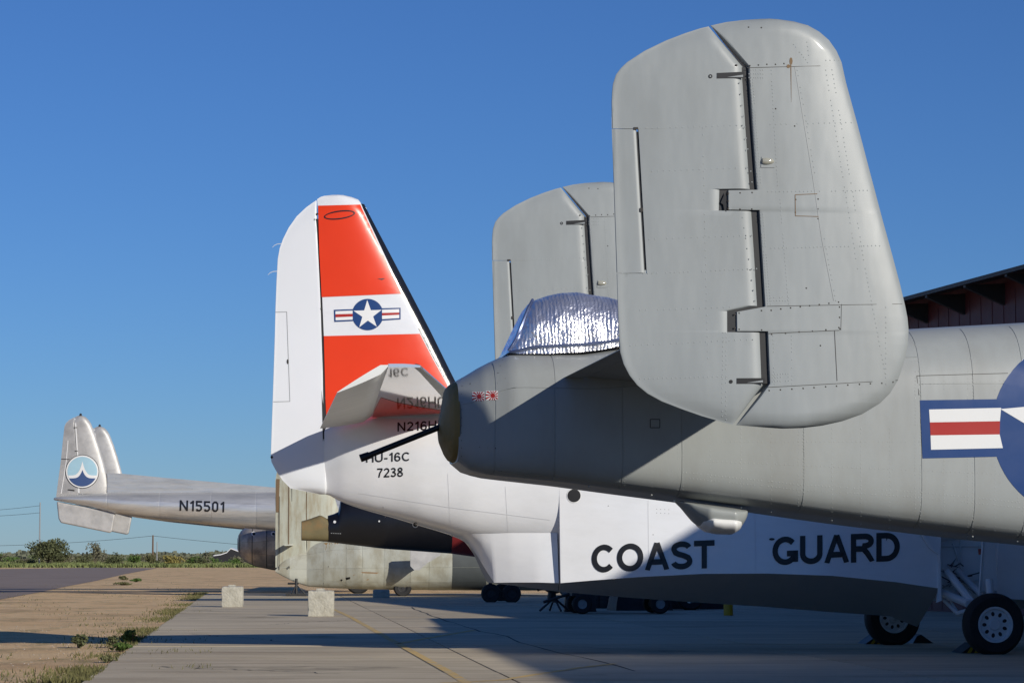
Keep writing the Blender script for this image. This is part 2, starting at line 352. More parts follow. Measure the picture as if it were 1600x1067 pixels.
def glyph(c, t, sq=False):
    """centre lines of a grotesque capital of height 1 with stroke t; returns width and lines"""
    h = t / 2; b, T_ = h, 1 - h
    if sq:
        w = .62; q = .14
        if c == '0': return w, [[(h + q, b), (w - h - q, b), (w - h, b + q), (w - h, T_ - q), (w - h - q, T_), (h + q, T_), (h, T_ - q), (h, b + q), (h + q, b), (h + q + .01, b)]]
        if c == '5': return w, [[(w - .02, T_), (h, T_), (h, .56), (w - h - q, .56), (w - h, .56 - q), (w - h, b + q), (w - h - q, b), (h + q * .5, b), (h, b + q)]]
    D = {'C': (.90, [sarc(.465, .5, .465 - h, .5 - h, 42, 318)]), 'O': (1.0, [sarc(.50, .5, .50 - h, .5 - h, 0, 362, 40)]),
         'A': (.92, [[(h * .9, 0), (.46, 1.0)], [(.92 - h * .9, 0), (.46, 1.0)], [(.2, .30), (.72, .30)]]), 'T': (.78, [[(0, T_), (.78, T_)], [(.39, 0), (.39, 1)]]),
         'S': (.82, [sarc(.41, .735, .39 - h, .265 - h, 15, 200, 16) + [(.18, .60), (.30, .545), (.52, .475), (.66, .41)] + sarc(.41, .285, .41 - h, .285 - h, 20, -168, 18)]),
         'G': (.96, [sarc(.48, .5, .48 - h, .5 - h, 42, 326), [(.96 - h, .10), (.96 - h, .5)], [(.96, .5 - h), (.54, .5 - h)]]),
         'U': (.84, [[(h, 1), (h, .36)] + sarc(.42, .36, .42 - h, .36 - h, 180, 360)[1:-1] + [(.84 - h, .36), (.84 - h, 1)]]),
         'R': (.88, [[(h, 0), (h, 1)], [(h, T_), (.50, T_)] + sarc(.52, .735, .30 - h * .6, .265 - h, 90, -90, 14) + [(.50, .47), (h, .47)], [(.48, .46), (.62, .30), (.80, 0)]]),
         'D': (.88, [[(h, 0), (h, 1)], [(h, T_), (.38, T_)] + sarc(.38, .5, .50 - h, .5 - h, 90, -90) + [(h, b)]]),
         'N': (.82, [[(h, 0), (h, 1)], [(h, 1 - h * .6), (.82 - h, h * .6)], [(.82 - h, 0), (.82 - h, 1)]]), 'H': (.82, [[(h, 0), (h, 1)], [(.82 - h, 0), (.82 - h, 1)], [(h, .52), (.82 - h, .52)]]),
         '1': (.42, [[(.32, 0), (.32, 1)], [(.32, .92), (.06, .72)]]), '2': (.66, [sarc(.33, .70, .33 - h, .30 - h, 165, -35, 16) + [(h, b)], [(0, b), (.66, b)]]),
         '6': (.68, [sarc(.34, .32, .34 - h, .32 - h, 0, 362, 26), sarc(.36, .5, .36 - h, .5 - h, 40, 190, 14)]), '7': (.64, [[(0, T_), (.64 - h * .4, T_)], [(.60, T_), (.30, .45), (.20, 0)]]),
         '3': (.66, [sarc(.32, .75, .30 - h, .25 - h, 160, -80, 14) + [(.24, .52)], [(.24, .52)] + sarc(.32, .29, .33 - h, .29 - h, 75, -160, 14)]), '8': (.68, [sarc(.34, .755, .29 - h, .245 - h, 0, 362, 24), sarc(.34, .28, .34 - h, .28 - h, 0, 362, 24)]),
         '-': (.40, [[(.02, .36), (.38, .36)]]), ' ': (.4, [])}
    return D[c]
def stroke_word(name, txt, quad, frame, surf, m, parent, t=.17, gap=.10, eps=.006, sq=False, grid=12):
    """one object per letter, hand drawn as strokes, laid on the surface inside the image quad tl,tr,br,bl"""
    G_ = [glyph(c, t, sq) for c in txt]; W = sum(g[0] for g in G_) + gap * (len(txt) - 1); tl, tr, br, bl = [Vector(q) for q in quad]; x0 = 0
    for c, (w, lines) in zip(txt, G_):
        bm = bmesh.new()
        for pl in lines:
            n = len(pl); P = [Vector(q) for q in pl]; L_ = []; Rr = []
            for i, p in enumerate(P):
                d0 = (P[i] - P[i - 1]).normalized() if i else (P[1] - P[0]).normalized(); d1 = (P[i + 1] - P[i]).normalized() if i < n - 1 else d0
                nn = Vector((-(d0 + d1).y, (d0 + d1).x)).normalized(); k = t / 2 / max(.5, nn.dot(Vector((-d0.y, d0.x)))); L_.append(p + nn * k); Rr.append(p - nn * k)
            for i in range(n - 1):
                try: bm.faces.new([bm.verts.new((q.x, q.y, 0)) for q in (L_[i], L_[i + 1], Rr[i + 1], Rr[i])])
                except Exception: pass
        if not bm.faces: x0 += w + gap; bm.free(); continue
        for v in bm.verts:
            a = (v.co.x + x0) / W; b_ = min(max(v.co.y, 0), 1); p = (bl * (1 - a) + br * a) * (1 - b_) + (tl * (1 - a) + tr * a) * b_; v.co = (p.x, p.y, 0)
        bmesh.ops.remove_doubles(bm, verts=bm.verts, dist=1e-3)
        slice_grid(bm, grid)
        for v in bm.verts: v.co = Vector(frame.on(v.co.x, v.co.y, surf, eps))
        me = bpy.data.meshes.new(name); bm.to_mesh(me); bm.free(); link(name, me, m, parent, False); x0 += w + gap
def disc(cx, cy, r, n=40, ry=None): return [(cx + r * math.cos(2 * math.pi * k / n), cy + (ry or r) * math.sin(2 * math.pi * k / n)) for k in range(n)]
def ring(cx, cy, rx, ry, w, n=40, rot=0):
    o = []
    def P(k, e):
        q = 2 * math.pi * k / n; x, y = (rx + e) * math.cos(q), (ry + e) * math.sin(q); return (cx + x * math.cos(rot) - y * math.sin(rot), cy + x * math.sin(rot) + y * math.cos(rot))
    for k in range(n): o.append([P(k, -w / 2), P(k + 1, -w / 2), P(k + 1, w / 2), P(k, w / 2)])
    return o
def line(pts, w):
    o = []
    for (x0, y0), (x1, y1) in zip(pts[:-1], pts[1:]):
        l = math.hypot(x1 - x0, y1 - y0); nx, ny = -(y1 - y0) / l * w / 2, (x1 - x0) / l * w / 2
        o.append([(x0 + nx, y0 + ny), (x1 + nx, y1 + ny), (x1 - nx, y1 - ny), (x0 - nx, y0 - ny)])
    return o
def star(cx, cy, r, rot=0):
    # five kite-shaped arms so that the face stays simple
    P = []
    for k in range(10):
        a = -math.pi / 2 + math.pi * k / 5 + rot; q = r if k % 2 == 0 else r * .382; P.append((cx + q * math.cos(a), cy + q * math.sin(a)))
    return [[(cx, cy), P[(k - 1) % 10], P[k], P[(k + 1) % 10]] for k in range(0, 10, 2)]
def rivets(name, rows, frame, surf, m, parent, step=9.0, r=.0045, h=.0025, jitter=.0, skip=0.0):
    mb = MB(); rnd = random.Random(3)
    for row in rows:
        st = row[2] if len(row) > 2 else step; (x0, y0), (x1, y1) = row[0], row[1]; n = max(1, int(math.hypot(x1 - x0, y1 - y0) / st))
        for k in range(n + 1):
            if rnd.random() < skip: continue
            x, y = x0 + (x1 - x0) * k / n + rnd.uniform(-jitter, jitter), y0 + (y1 - y0) * k / n + rnd.uniform(-jitter, jitter)
            s, d, z = frame.on(x, y, surf, -.0005)
            ring_ = [(s + r * math.cos(q), d, z + r * math.sin(q)) for q in [math.pi * 2 * i / 6 for i in range(6)]]
            rg2 = [(s + r * .6 * math.cos(q), d - h, z + r * .6 * math.sin(q)) for q in [math.pi * 2 * i / 6 for i in range(6)]]
            mb.add(ring_ + rg2, [(i, (i + 1) % 6, 6 + (i + 1) % 6, 6 + i) for i in range(6)] + [(6, 7, 8, 9, 10, 11)])
    o = mb.build(name, m, parent, True, 60, merge=False); o['kind'] = 'stuff'; return o
def wing(name, m, parent, root_le, root_te, tip_le, tip_te, d0, d1, z0, z1, t=.12, nn=14, ncol=24, nspan=10, tipround=True):
    """lying aerofoil between spans d0 and d1"""
    v = []; f = []
    for j in range(nspan + 1):
        q = j / nspan; d = d0 + (d1 - d0) * q; le = root_le + (tip_le - root_le) * q; te = root_te + (tip_te - root_te) * q; z = z0 + (z1 - z0) * q
        c = le - te; sc_ = 1.0 if not tipround or j < nspan else .25
        up = []; lo = []
        for k in range(ncol):
            x = (1 - math.cos(math.pi * k / (ncol - 1))) / 2; h = float(naca(x)) * t * c / 2 * sc_ + .002
            up.append((le - c * x, d, z + h)); lo.append((le - c * x, d, z - h * .8))
        v += up + lo[::-1]
    w = 2 * ncol
    for j in range(nspan):
        for k in range(w): f.append((j * w + k, j * w + (k + 1) % w, (j + 1) * w + (k + 1) % w, (j + 1) * w + k))
    f.append(tuple(range(w))); f.append(tuple(nspan * w + k for k in range(w))[::-1])
    return mesh(name, v, f, m, parent, True, 40)
def wheel(parent, s, d, z, r, w, rim_r, holes=9, out=-1, name='wheel', rimmat='rim'):
    mb = MB(); e = w / 2
    mb.lathe((s, d, z), [(rim_r * .97, -e * .75), (rim_r * 1.08, -e * .95), (r * .86, -e), (r * .96, -e * .72), (r, -e * .3), (r, e * .3), (r * .96, e * .72), (r * .86, e), (rim_r * 1.08, e * .95), (rim_r * .97, e * .75)], 48)
    o = mb.build(name, M['tyre'], parent)
    mb = MB(); q = out
    mb.lathe((s, d, z), [(.001, q * e * .80), (rim_r * .28, q * e * .80), (rim_r * .33, q * e * .62), (rim_r * .82, q * e * .62), (rim_r * .88, q * e * .9), (rim_r, q * e * .93), (rim_r * 1.0, q * e * .55), (rim_r, -q * e * .7), (.001, -q * e * .7)], 40)
    rm = mb.build('rim', M[rimmat], o)
    if holes:
        mb = MB()
        for k in range(holes):
            a = 2 * math.pi * (k + .5) / holes; c = (s + rim_r * .60 * math.cos(a), d + q * e * .625, z + rim_r * .60 * math.sin(a)); n = 10
            P = [(c[0] + rim_r * (.13 * math.cos(b) * math.cos(a) - .10 * math.sin(b) * math.sin(a)), c[1] + q * .003, c[2] + rim_r * (.13 * math.cos(b) * math.sin(a) + .10 * math.sin(b) * math.cos(a))) for b in [2 * math.pi * i / n for i in range(n)]]
            mb.add(P, [tuple(range(n))])
        h = mb.build('rim_holes', M['black'], o, False, merge=False); h['kind'] = 'stuff'
    return o

# ================================================================== GROUND
M['sand'] = None
def ground_mat():
    m = bpy.data.materials.new('desert_ground'); m.use_nodes = True; nt = m.node_tree; N, L = nt.nodes, nt.links; b = N['Principled BSDF']
    b.inputs['Roughness'].default_value = .95; b.inputs['Specular IOR Level'].default_value = .15
    g = N.new('ShaderNodeNewGeometry')
    def noise(sc_, det=6, ro=.6, st=(1, 1, 1)):
        mp = N.new('ShaderNodeMapping'); mp.inputs['Scale'].default_value = st; L.new(g.outputs['Position'], mp.inputs[0])
        n = N.new('ShaderNodeTexNoise'); n.inputs['Scale'].default_value = sc_; n.inputs['Detail'].default_value = det; n.inputs['Roughness'].default_value = ro; L.new(mp.outputs[0], n.inputs['Vector']); return n.outputs['Fac']
    def mr(x, a, b_, c=0, d=1):
        n = N.new('ShaderNodeMapRange'); n.inputs['From Min'].default_value = a; n.inputs['From Max'].default_value = b_; n.inputs['To Min'].default_value = c; n.inputs['To Max'].default_value = d; L.new(x, n.inputs['Value']); return n.outputs[0]
    def mix(f, a, b_):
        n = N.new('ShaderNodeMix'); n.data_type = 'RGBA'; L.new(f, n.inputs['Factor'])
        for k, q in (('A', a), ('B', b_)):
            if isinstance(q, tuple): n.inputs[k].default_value = (*q, 1)
            else: L.new(q, n.inputs[k])
        return n.outputs['Result']
    c = mix(mr(noise(.5, 8, .7), .35, .65), (.74, .49, .25), (.84, .60, .34))
    c = mix(mr(noise(.22, 8, .7), .50, .66), c, (.50, .33, .18))
    c = mix(mr(noise(.9, 9, .75, (1, .35, 1)), .53, .66, 0, .75), c, (.26, .23, .11))
    c = mix(mr(noise(26, 4, .7), .55, .75, 0, .55), c, (.16, .11, .07))
    L.new(c, b.inputs['Base Color'])
    bp = N.new('ShaderNodeBump'); bp.inputs['Distance'].default_value = .06; L.new(noise(9, 6, .7), bp.inputs['Height']); L.new(bp.outputs[0], b.inputs['Normal'])
    return m
M['sand'] = ground_mat()
def flat_mat(name, c1, c2, sc_, st=(1, 1, 1), rough=.85, c3=None, bump=.01, crack=False):
    m = bpy.data.materials.new(name); m.use_nodes = True; nt = m.node_tree; N, L = nt.nodes, nt.links; b = N['Principled BSDF']; b.inputs['Roughness'].default_value = rough; b.inputs['Specular IOR Level'].default_value = .3
    g = N.new('ShaderNodeNewGeometry')
    def noise(s_, stt, det=7):
        mp = N.new('ShaderNodeMapping'); mp.inputs['Scale'].default_value = stt; L.new(g.outputs['Position'], mp.inputs[0])
        n = N.new('ShaderNodeTexNoise'); n.inputs['Scale'].default_value = s_; n.inputs['Detail'].default_value = det; n.inputs['Roughness'].default_value = .68; L.new(mp.outputs[0], n.inputs['Vector']); return n.outputs['Fac']
    def mixc(fac, a, b_, lo, hi):
        r = N.new('ShaderNodeMapRange'); r.inputs['From Min'].default_value = lo; r.inputs['From Max'].default_value = hi; L.new(fac, r.inputs['Value'])
        n = N.new('ShaderNodeMix'); n.data_type = 'RGBA'; L.new(r.outputs[0], n.inputs['Factor'])
        for k, q in (('A', a), ('B', b_)):
            if isinstance(q, tuple): n.inputs[k].default_value = (*q, 1)
            else: L.new(q, n.inputs[k])
        return n.outputs['Result']
    c = mixc(noise(sc_, st), c1, c2, .36, .64)
    if c3: c = mixc(noise(sc_ * .6, (st[0] * .7, st[1] * 1.3, 1)), c, c3, .52, .70)
    c = mixc(noise(30, (1, 1, 1), 3), c, tuple(k * .72 for k in c1), .6, .85)
    c = mixc(noise(.16, (1, 1, 1), 9), c, tuple(k * .70 for k in c1), .60, .66)
    oi = N.new('ShaderNodeObjectInfo'); om = N.new('ShaderNodeMapRange'); om.inputs['To Min'].default_value = .90; om.inputs['To Max'].default_value = 1.08; L.new(oi.outputs['Random'], om.inputs['Value'])
    hs = N.new('ShaderNodeHueSaturation'); L.new(om.outputs[0], hs.inputs['Value']); L.new(c, hs.inputs['Color']); c = hs.outputs['Color']
    L.new(c, b.inputs['Base Color'])
    bp = N.new('ShaderNodeBump'); bp.inputs['Distance'].default_value = bump; L.new(noise(14, (1, 1, 1)), bp.inputs['Height']); L.new(bp.outputs[0], b.inputs['Normal']); return m
M['slab'] = flat_mat('old_concrete', (.47, .39, .265), (.60, .505, .355), .55, (.55, 1.5, 1), c3=(.34, .265, .175))
M['asphalt'] = flat_mat('old_asphalt', (.275, .215, .175), (.34, .265, .22), .25, (.5, 1.2, 1), rough=.9)
M['joint'] = mat('joint_filler', (.055, .05, .045), .9)

g = bpy.data.meshes.new('ground')
me = mesh('ground', [(-1500, -60, 0), (1500, -60, 0), (1500, 3500, 0), (-1500, 3500, 0)], [(0, 1, 2, 3)], M['sand'], None, False); tag(me, 'pale tan desert sand reaching the horizon', kind='structure')
# asphalt road
pl = [(0, 936), (60, 925), (110, 914.5), (150, 907), (195, 896.5), (245, 887.3), (150, 886.3), (0, 888.6)]
P = [ground(x, y, .012) for x, y in pl]; a = P[0]; e = P[-1]
ra, re = (P[0] - P[1]).normalized(), (P[-1] - P[-2]).normalized()
P.append(e + Vector((-260, -60, 0))); P.append(a + Vector((-200, -34, 0)))
o = mesh('road', P, [tuple(range(len(P)))], M['asphalt'], None, False, merge=False); tag(o, 'purplish brown asphalt taxiway across the sand', kind='structure')
# concrete apron of slabs, aligned with the parked aircraft
ap0, ap1 = ground(130, 1067), ground(326, 924); ad = (ap1 - ap0).normalized(); an = Vector((ad.y, -ad.x, 0))
apron = bpy.data.objects.new('apron', None); COL.objects.link(apron); tag(apron, 'concrete parking apron of large slabs', kind='structure')
base = mesh('joint_bed', [ap0 - ad * 75 + Vector((0, 0, .004)), ap0 - ad * 75 + an * 90 + Vector((0, 0, .004)), ap0 + ad * 86 + an * 90 + Vector((0, 0, .004)), ap0 + ad * 86 + Vector((0, 0, .004))], [(0, 1, 2, 3)], M['joint'], apron, False, merge=False)
SZ, GAP = 6.1, .018; k = 0; slabme = None
th = math.atan2(ad.y, ad.x)
mb = MB(); mb.box((GAP, GAP, -.03), (SZ - GAP, SZ - GAP, .034)); tmp = mb.build('slab', M['slab'], apron, False); slabme = tmp.data; bpy.data.objects.remove(tmp)
rnd = random.Random(2)
for i in range(-6, 14):
    for j in range(0, 11):
        p = ap0 + ad * (i * SZ + 2.2) + an * (j * SZ)
        if p.y + 9 < 28 or abs(p.x) > (p.y + 10) * .30 + 22: continue
        o = bpy.data.objects.new('slab', slabme); COL.objects.link(o); o.parent = apron
        o.matrix_world = Matrix.Translation(p + an * SZ + Vector((0, 0, rnd.uniform(-.004, .004)))) @ Matrix.Rotation(th, 4, 'Z')
# unseen dark sheet added nearest the camera so the bomber's shade stays deep
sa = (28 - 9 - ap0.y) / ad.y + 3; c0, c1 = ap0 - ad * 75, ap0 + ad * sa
dk = mesh('unseen_dark_ground', [c0 + Vector((0, 0, .016)) - an * 6, c0 + an * 90 + Vector((0, 0, .016)), c1 + an * 90 + Vector((0, 0, .016)), c1 - an * 6 + Vector((0, 0, .016))], [(0, 1, 2, 3)], flat_mat('bounce_cutting_dark', (.05, .048, .047), (.07, .066, .062), .4), None, False, merge=False); tag(dk, 'unseen dark ground sheet added before the slabs to cut bounce light', kind='structure')
# worn yellow lines
def painted(name, pts, w, z=.040):
    Q = [ground(x, y, z) for x, y in pts]; v = []; f = []
    for i, p in enumerate(Q):
        t = (Q[min(i + 1, len(Q) - 1)] - Q[max(0, i - 1)]).normalized(); n = Vector((-t.y, t.x, 0)) * w / 2; v += [p + n, p - n]
    for i in range(len(Q) - 1): f.append((2 * i, 2 * i + 1, 2 * i + 3, 2 * i + 2))
    o = mesh(name, v, f, M['lineyellow'], None, False, merge=False); tag(o, 'worn yellow taxi line', kind='structure')
painted('painted_line', [(520, 951), (545, 962), (620, 1004), (700, 1048), (760, 1085)], .15)
painted('painted_line', [(622, 1005), (664, 997), (740, 984)], .15)
painted('painted_line', [(690, 1066), (780, 1062), (900, 1043), (960, 1036)], .14, .041)

rnd = random.Random(77)
for (x0, y0), (x1, y1) in (((640, 948), (980, 1048)), ((300, 990), (470, 1003)), ((250, 1040), (520, 1052)), ((420, 975), (560, 968)), ((880, 1010), (1250, 1022))):
    a_, b_ = ground(x0, y0, .0385), ground(x1, y1, .0385); v = []; n = 26; d_ = (b_ - a_).normalized(); nn_ = Vector((-d_.y, d_.x, 0)); off = 0
    for i in range(n + 1):
        off = off * .8 + rnd.uniform(-.12, .12); p = a_.lerp(b_, i / n) + nn_ * off; w_ = rnd.uniform(.010, .03); v += [p + nn_ * w_, p - nn_ * w_]
    o = mesh('pavement_crack', v, [(2 * i, 2 * i + 1, 2 * i + 3, 2 * i + 2) for i in range(n)], M['joint'], apron, False, merge=False)
# ================================================================== GREY TWIN-TAILED BOMBER
B = Frame(1.0, 18.95, 6.5)
b25 = B.root('bomber_aircraft', 'grey twin-finned bomber with blue and white star roundel, its tail filling the right foreground', 'aircraft')
ftop = [(707, 598.5), (724, 589), (745, 576), (766, 565.5), (787, 557), (810, 556), (900, 556), (967, 546), (1100, 537), (1420, 517), (1600, 507), (1900, 492), (2300, 480), (2700, 500), (3200, 600)]
fbot = [(707, 722), (725, 736.5), (751, 744.5), (777, 747.5), (871, 757.6), (972, 771), (1050, 781), (1172, 797), (1254, 809), (1335, 820), (1433, 831.5), (1530, 843), (1600, 849.5), (1900, 880), (2300, 910), (2700, 925), (3200, 880)]
fw = [(707, .40), (724, .47), (745, .54), (787, .63), (866, .69), (972, .73), (1172, .77), (1600, .80), (2700, .78), (3200, .45)]
BF = Loft(B, ftop, fbot, fw, nt=3.4, nb=6.5, cf=.5)
S = lambda px, d=-.7: B.at(px, 700, d)[0]
fus = BF.build('fuselage', B.at(709, 660)[0], S(3150), M['grey_fus'], b25, ns=150, na=72)
cuts = [709.5, 724, 777, 868, 972, 1063, 1251.5, 1434, 1516, 1594, 1700]
for i in range(len(cuts) - 1):
    a, c = max(S(cuts[i]), B.at(709.5, 660)[0]), S(cuts[i + 1])
    rows = [(R(-74), R(-47)), (R(-47), R(12)), (R(12), R(66))] if i > 1 else [(R(-70), R(10)), (R(10), R(66))]
    if 5 <= i <= 6: rows = [(R(-74), R(-47)), (R(-47), R(30)), (R(30), R(66))]
    for a0, a1 in rows: BF.panel('skin_panel', a, c, a0, a1, M['grey_fus'], b25, ns=10, na=12)
fr = []
def seam_rows(x, y0, y1, st=5.2, dx=4): fr.append(((x - dx, y0), (x - dx, y1), st)); fr.append(((x + dx, y0), (x + dx, y1), st))
for x, y0, y1 in ((868, 590, 745), (972, 650, 762), (1063, 690, 775), (1251.5, 674, 800), (1434, 585, 825), (1516, 560, 838), (1594, 540, 845)): seam_rows(x, y0, y1)
for x in (820, 920, 1018, 1110, 1158, 1205, 1300, 1345, 1390, 1475, 1555): fr.append(((x, 670 if x < 1420 else 530), (x, fbot[0][1] + (x - 707) * .139 + 8), 6.5))
for dy in (-4, 4): fr += [((1005, 735 + dy), (1251, 761 + dy), 5.5), ((1251, 761 + dy), (1440, 773 + dy), 5.5), ((1440, 773 + dy), (1598, 789 + dy), 5.5)]
for y in (540, 565, 581): fr.append(((1425, y), (1598, y - 9), 5))
fr += [((1436, 600), (1598, 594), 6), ((1100, 690), (1436, 690), 7), ((1100, 720), (1598, 742), 7)]
rivets('rivets', fr, B, BF.surf, M['grey_fus'], b25, r=.0062, h=.0034, jitter=.25, skip=.12)
sc_rows = [((787, 640), (783, 735), 9), ((786, 562), (779, 583), 9), ((778, 583), (778, 680), 14), ((722, 592), (722, 712), 11), ((790, 592), (868, 592), 15), ((735, 600), (735, 601), 9), ((750, 698), (775, 700), 12), ((803, 600), (803, 650), 5)]
rivets('screws', sc_rows, B, BF.surf, M['screw'], b25, r=.0055, h=.002, jitter=.6)
decal('access_hatch', line([(1016, 655), (1031, 655), (1031, 668), (1016, 668), (1016, 655)], 1.2), B, BF.surf, M['screw'], b25, .0045)
decal('inspection_plate', line([(1432.6, 587), (1436, 617)], .9) + line([(1432.6, 587), (1575, 583)], .9), B, BF.surf, M['screw'], b25, .0045)
# kill flags
for x0, x1, y0, y1, yy in ((737.5, 757, 612, 626.5, -.3), (759, 778, 610.5, 625, -.3)):
    fl = decal('flag_marking', [[(x0, y0), (x1, y0 + yy), (x1, y1 + yy), (x0, y1)]], B, BF.surf, M['white_mark'], b25, .0045, 8, 'small white flag marking with red sun and rays')
    cx, cy = x0 + (x1 - x0) * .58, (y0 + y1) / 2; q = []
    for k in range(12):
        a = 2 * math.pi * k / 12 + .1; pts = [(cx, cy)]
        for e in (-.13, .13):
            dx, dy = math.cos(a + e), math.sin(a + e); t = min((x1 - .3 - cx) / dx if dx > 0 else (x0 + .3 - cx) / dx if dx < 0 else 99, (y1 - .3 - cy) / dy if dy > 0 else (y0 + .3 - cy) / dy if dy < 0 else 99); pts.append((cx + dx * t, cy + dy * t))
        q.append(pts)
    decal('red_sun', [disc(cx, cy, 3.4, 18)] + q, B, BF.surf, M['mark_red'], fl, .006)
# roundel with bars
rd = decal('roundel', [disc(1691, 668, 141, 72)], B, BF.surf, M['blue'], b25, .0045, 30, 'blue disc with white star')
decals('roundel_bar', [[(1437.4, 625.2), (1570, 623.3), (1570, 713), (1441.5, 716)], [(1800, 619), (1945, 616), (1945, 706), (1800, 709)]], B, BF.surf, M['blue'], b25, .0050, 30)
decals('bar_stripe', [[(1451.7, 639.6), (1564.3, 637), (1562.4, 657.8), (1453, 659.7)], [(1454, 680), (1562, 678.5), (1567, 699.8), (1454.8, 702.4)], [(1818, 634), (1932, 631), (1932, 651), (1818, 654)], [(1818, 673), (1932, 670), (1932, 691), (1818, 694)]], B, BF.surf, M['white_mark'], b25, .0065, 30)
decals('bar_stripe', [[(1453, 659.7), (1562.4, 657.8), (1562, 678.5), (1454, 680)], [(1818, 654), (1932, 651), (1932, 670), (1818, 673)]], B, BF.surf, M['mark_red'], b25, .0065, 30, label='red stripe between the two white stripes')
decal('roundel_star', star(1691, 668, 131, -.09), B, BF.surf, M['white_mark'], b25, .0065, 30)

# fins and rudders
NF = -3.35
rud_top = [(955.5, 160), (956.2, 145), (957.5, 132), (962.5, 117), (970, 107), (980, 97.5), (1007, 80), (1040, 64), (1070, 52.5), (1095, 44.5), (1107, 41.8)]
fin_top = [(1110, 40.5), (1135, 35), (1160, 32), (1190, 30), (1200, 29.8)]
fin_right = [(1200, 29.8), (1215, 30.5), (1240, 34), (1262, 40), (1280, 50), (1295, 63), (1307, 80), (1315, 98), (1322, 130), (1339, 192), (1359.5, 270), (1378, 340), (1394, 398), (1406.5, 445), (1414, 477), (1418, 497), (1419.8, 517), (1418.5, 539), (1414, 561), (1406, 586), (1403, 594), (1391, 614), (1375, 630), (1347, 647), (1316, 658), (1284, 665), (1253, 668.6), (1222, 669.5)]
bot_l = [(1222, 669.5), (1190, 667.5), (1150, 664)]
rud_bot = [(1145, 663.5), (1128, 659), (1096.5, 650), (1065, 639), (1034, 627), (1012, 615), (996, 602), (984, 587), (974.5, 569), (969, 550), (966.6, 519), (963.5, 426)]
outline = rud_top + fin_top[:-1] + fin_right + bot_l[1:] + rud_bot
FP = Plate(B, NF, outline, .062, edge=.09)
gapR = [(1107, 41.8), (1162, 107), (1162.3, 120), (1168, 205), (1173.7, 287), (1174.8, 297.2), (1130, 297.4), (1129.5, 331), (1177, 331.3), (1182, 405), (1186.7, 479), (1143, 487), (1143.3, 520), (1190.5, 520.4), (1193.5, 600), (1180, 617), (1145, 663.5)]
gapF = [(1110, 40.5), (1166, 107), (1166.3, 120), (1172, 205), (1178, 287), (1179.2, 298.8), (1134, 299.2), (1134, 329.4), (1182.4, 329.8), (1187, 405), (1191.4, 480.5), (1147, 488.5), (1147.4, 518.2), (1195.5, 518.6), (1199, 600), (1185, 620), (1150, 664)]
fin = FP.strip('tail_fin', fin_top[::-1] + gapF[1:-1] + bot_l[::-1], fin_right, M['grey'], b25, 36, 80, rl=.008)
rud = FP.strip('rudder', [(x, y) for x, y in rud_top] + [(955.8, 201.2), (997, 201.5), (1010, 427.5), (963.6, 427.8)] + [(966.6, 519), (969, 550), (974.5, 569), (984, 587), (996, 602), (1012, 615), (1034, 627), (1065, 639), (1096.5, 650), (1128, 659), (1145, 663.5)], gapR, M['grey'], b25, 36, 90, rr=.09)
tab = FP.strip('trim_tab', [(955.9, 202), (963.4, 426.8)], [(994, 202), (1007.3, 426.8)], M['grey'], rud, 12, 24, rr=.02)
seal = FP.strip('gap_seal', [(x - 16, y) for x, y in gapR[1:-2]], [(x + 6, y) for x, y in gapF[1:-2]], M['black'], fin, 4, 30, hfix=.035)
FP.strip('tab_spar', [(975, 206), (985, 422)], [(999, 206), (1012, 422)], M['black'], rud, 4, 10, hfix=.006)
fs = FP.surf
decals('hinge_slot', [[(1120, 114.5), (1163, 112.5), (1163, 122.5), (1120, 123)], disc(1110, 119.6, 3.2, 16), [(1151, 590.8), (1195, 590.5), (1195, 599.3), (1151, 599.6)], disc(1142, 596.2, 3, 16), [(1134.5, 299), (1129, 310), (1126, 317), (1130, 320), (1131.5, 328), (1135, 331)]], B, fs, M['black'], rud, .002)
decals('hinge_bracket', [[(1136, 121), (1161, 117.2), (1161, 120.8)], disc(1110, 119.6, 1.3, 10), [(1166, 598), (1192, 594), (1192, 597)]], B, fs, M['grey'], rud, .004)
decals('tab_hinge', [[(999.5, 325), (1004.5, 325), (1004.5, 331), (999.5, 331)], [(990, 199), (997, 199), (997, 203), (990, 203)]], B, fs, M['screw'], rud, .004)
decals('panel_seam', line([(1167, 106.3), (1316, 102.5)], .8) + line([(1198, 478.5), (1410, 474.8)], .8) + line([(1201, 521), (1312, 516)], .9) + line([(1304, 517), (1308, 595)], .9) + line([(1200, 605), (1403, 594)], .8) + line([(1315, 475), (1314, 516)], .5), B, fs, M['screw'], fin, .0018, 40)
decal('seam_sealant', line([(1242, 105), (1269, 270), (1284, 373), (1303, 470)], .6), B, fs, M['steel'], fin, .0018, 40)
decal('access_panel', line([(1277, 303), (1242.5, 304.5), (1243, 337.5), (1279, 338.5)], 1.0), B, fs, M['rust'], fin, .002)
decals('rust_streak', [disc(1236, 96, 2.5, 8, 6), disc(1232, 104, 3, 8), [(1235, 100), (1236.5, 100), (1236.6, 160), (1236.4, 160)]], B, fs, M['rust'], fin, .0015)
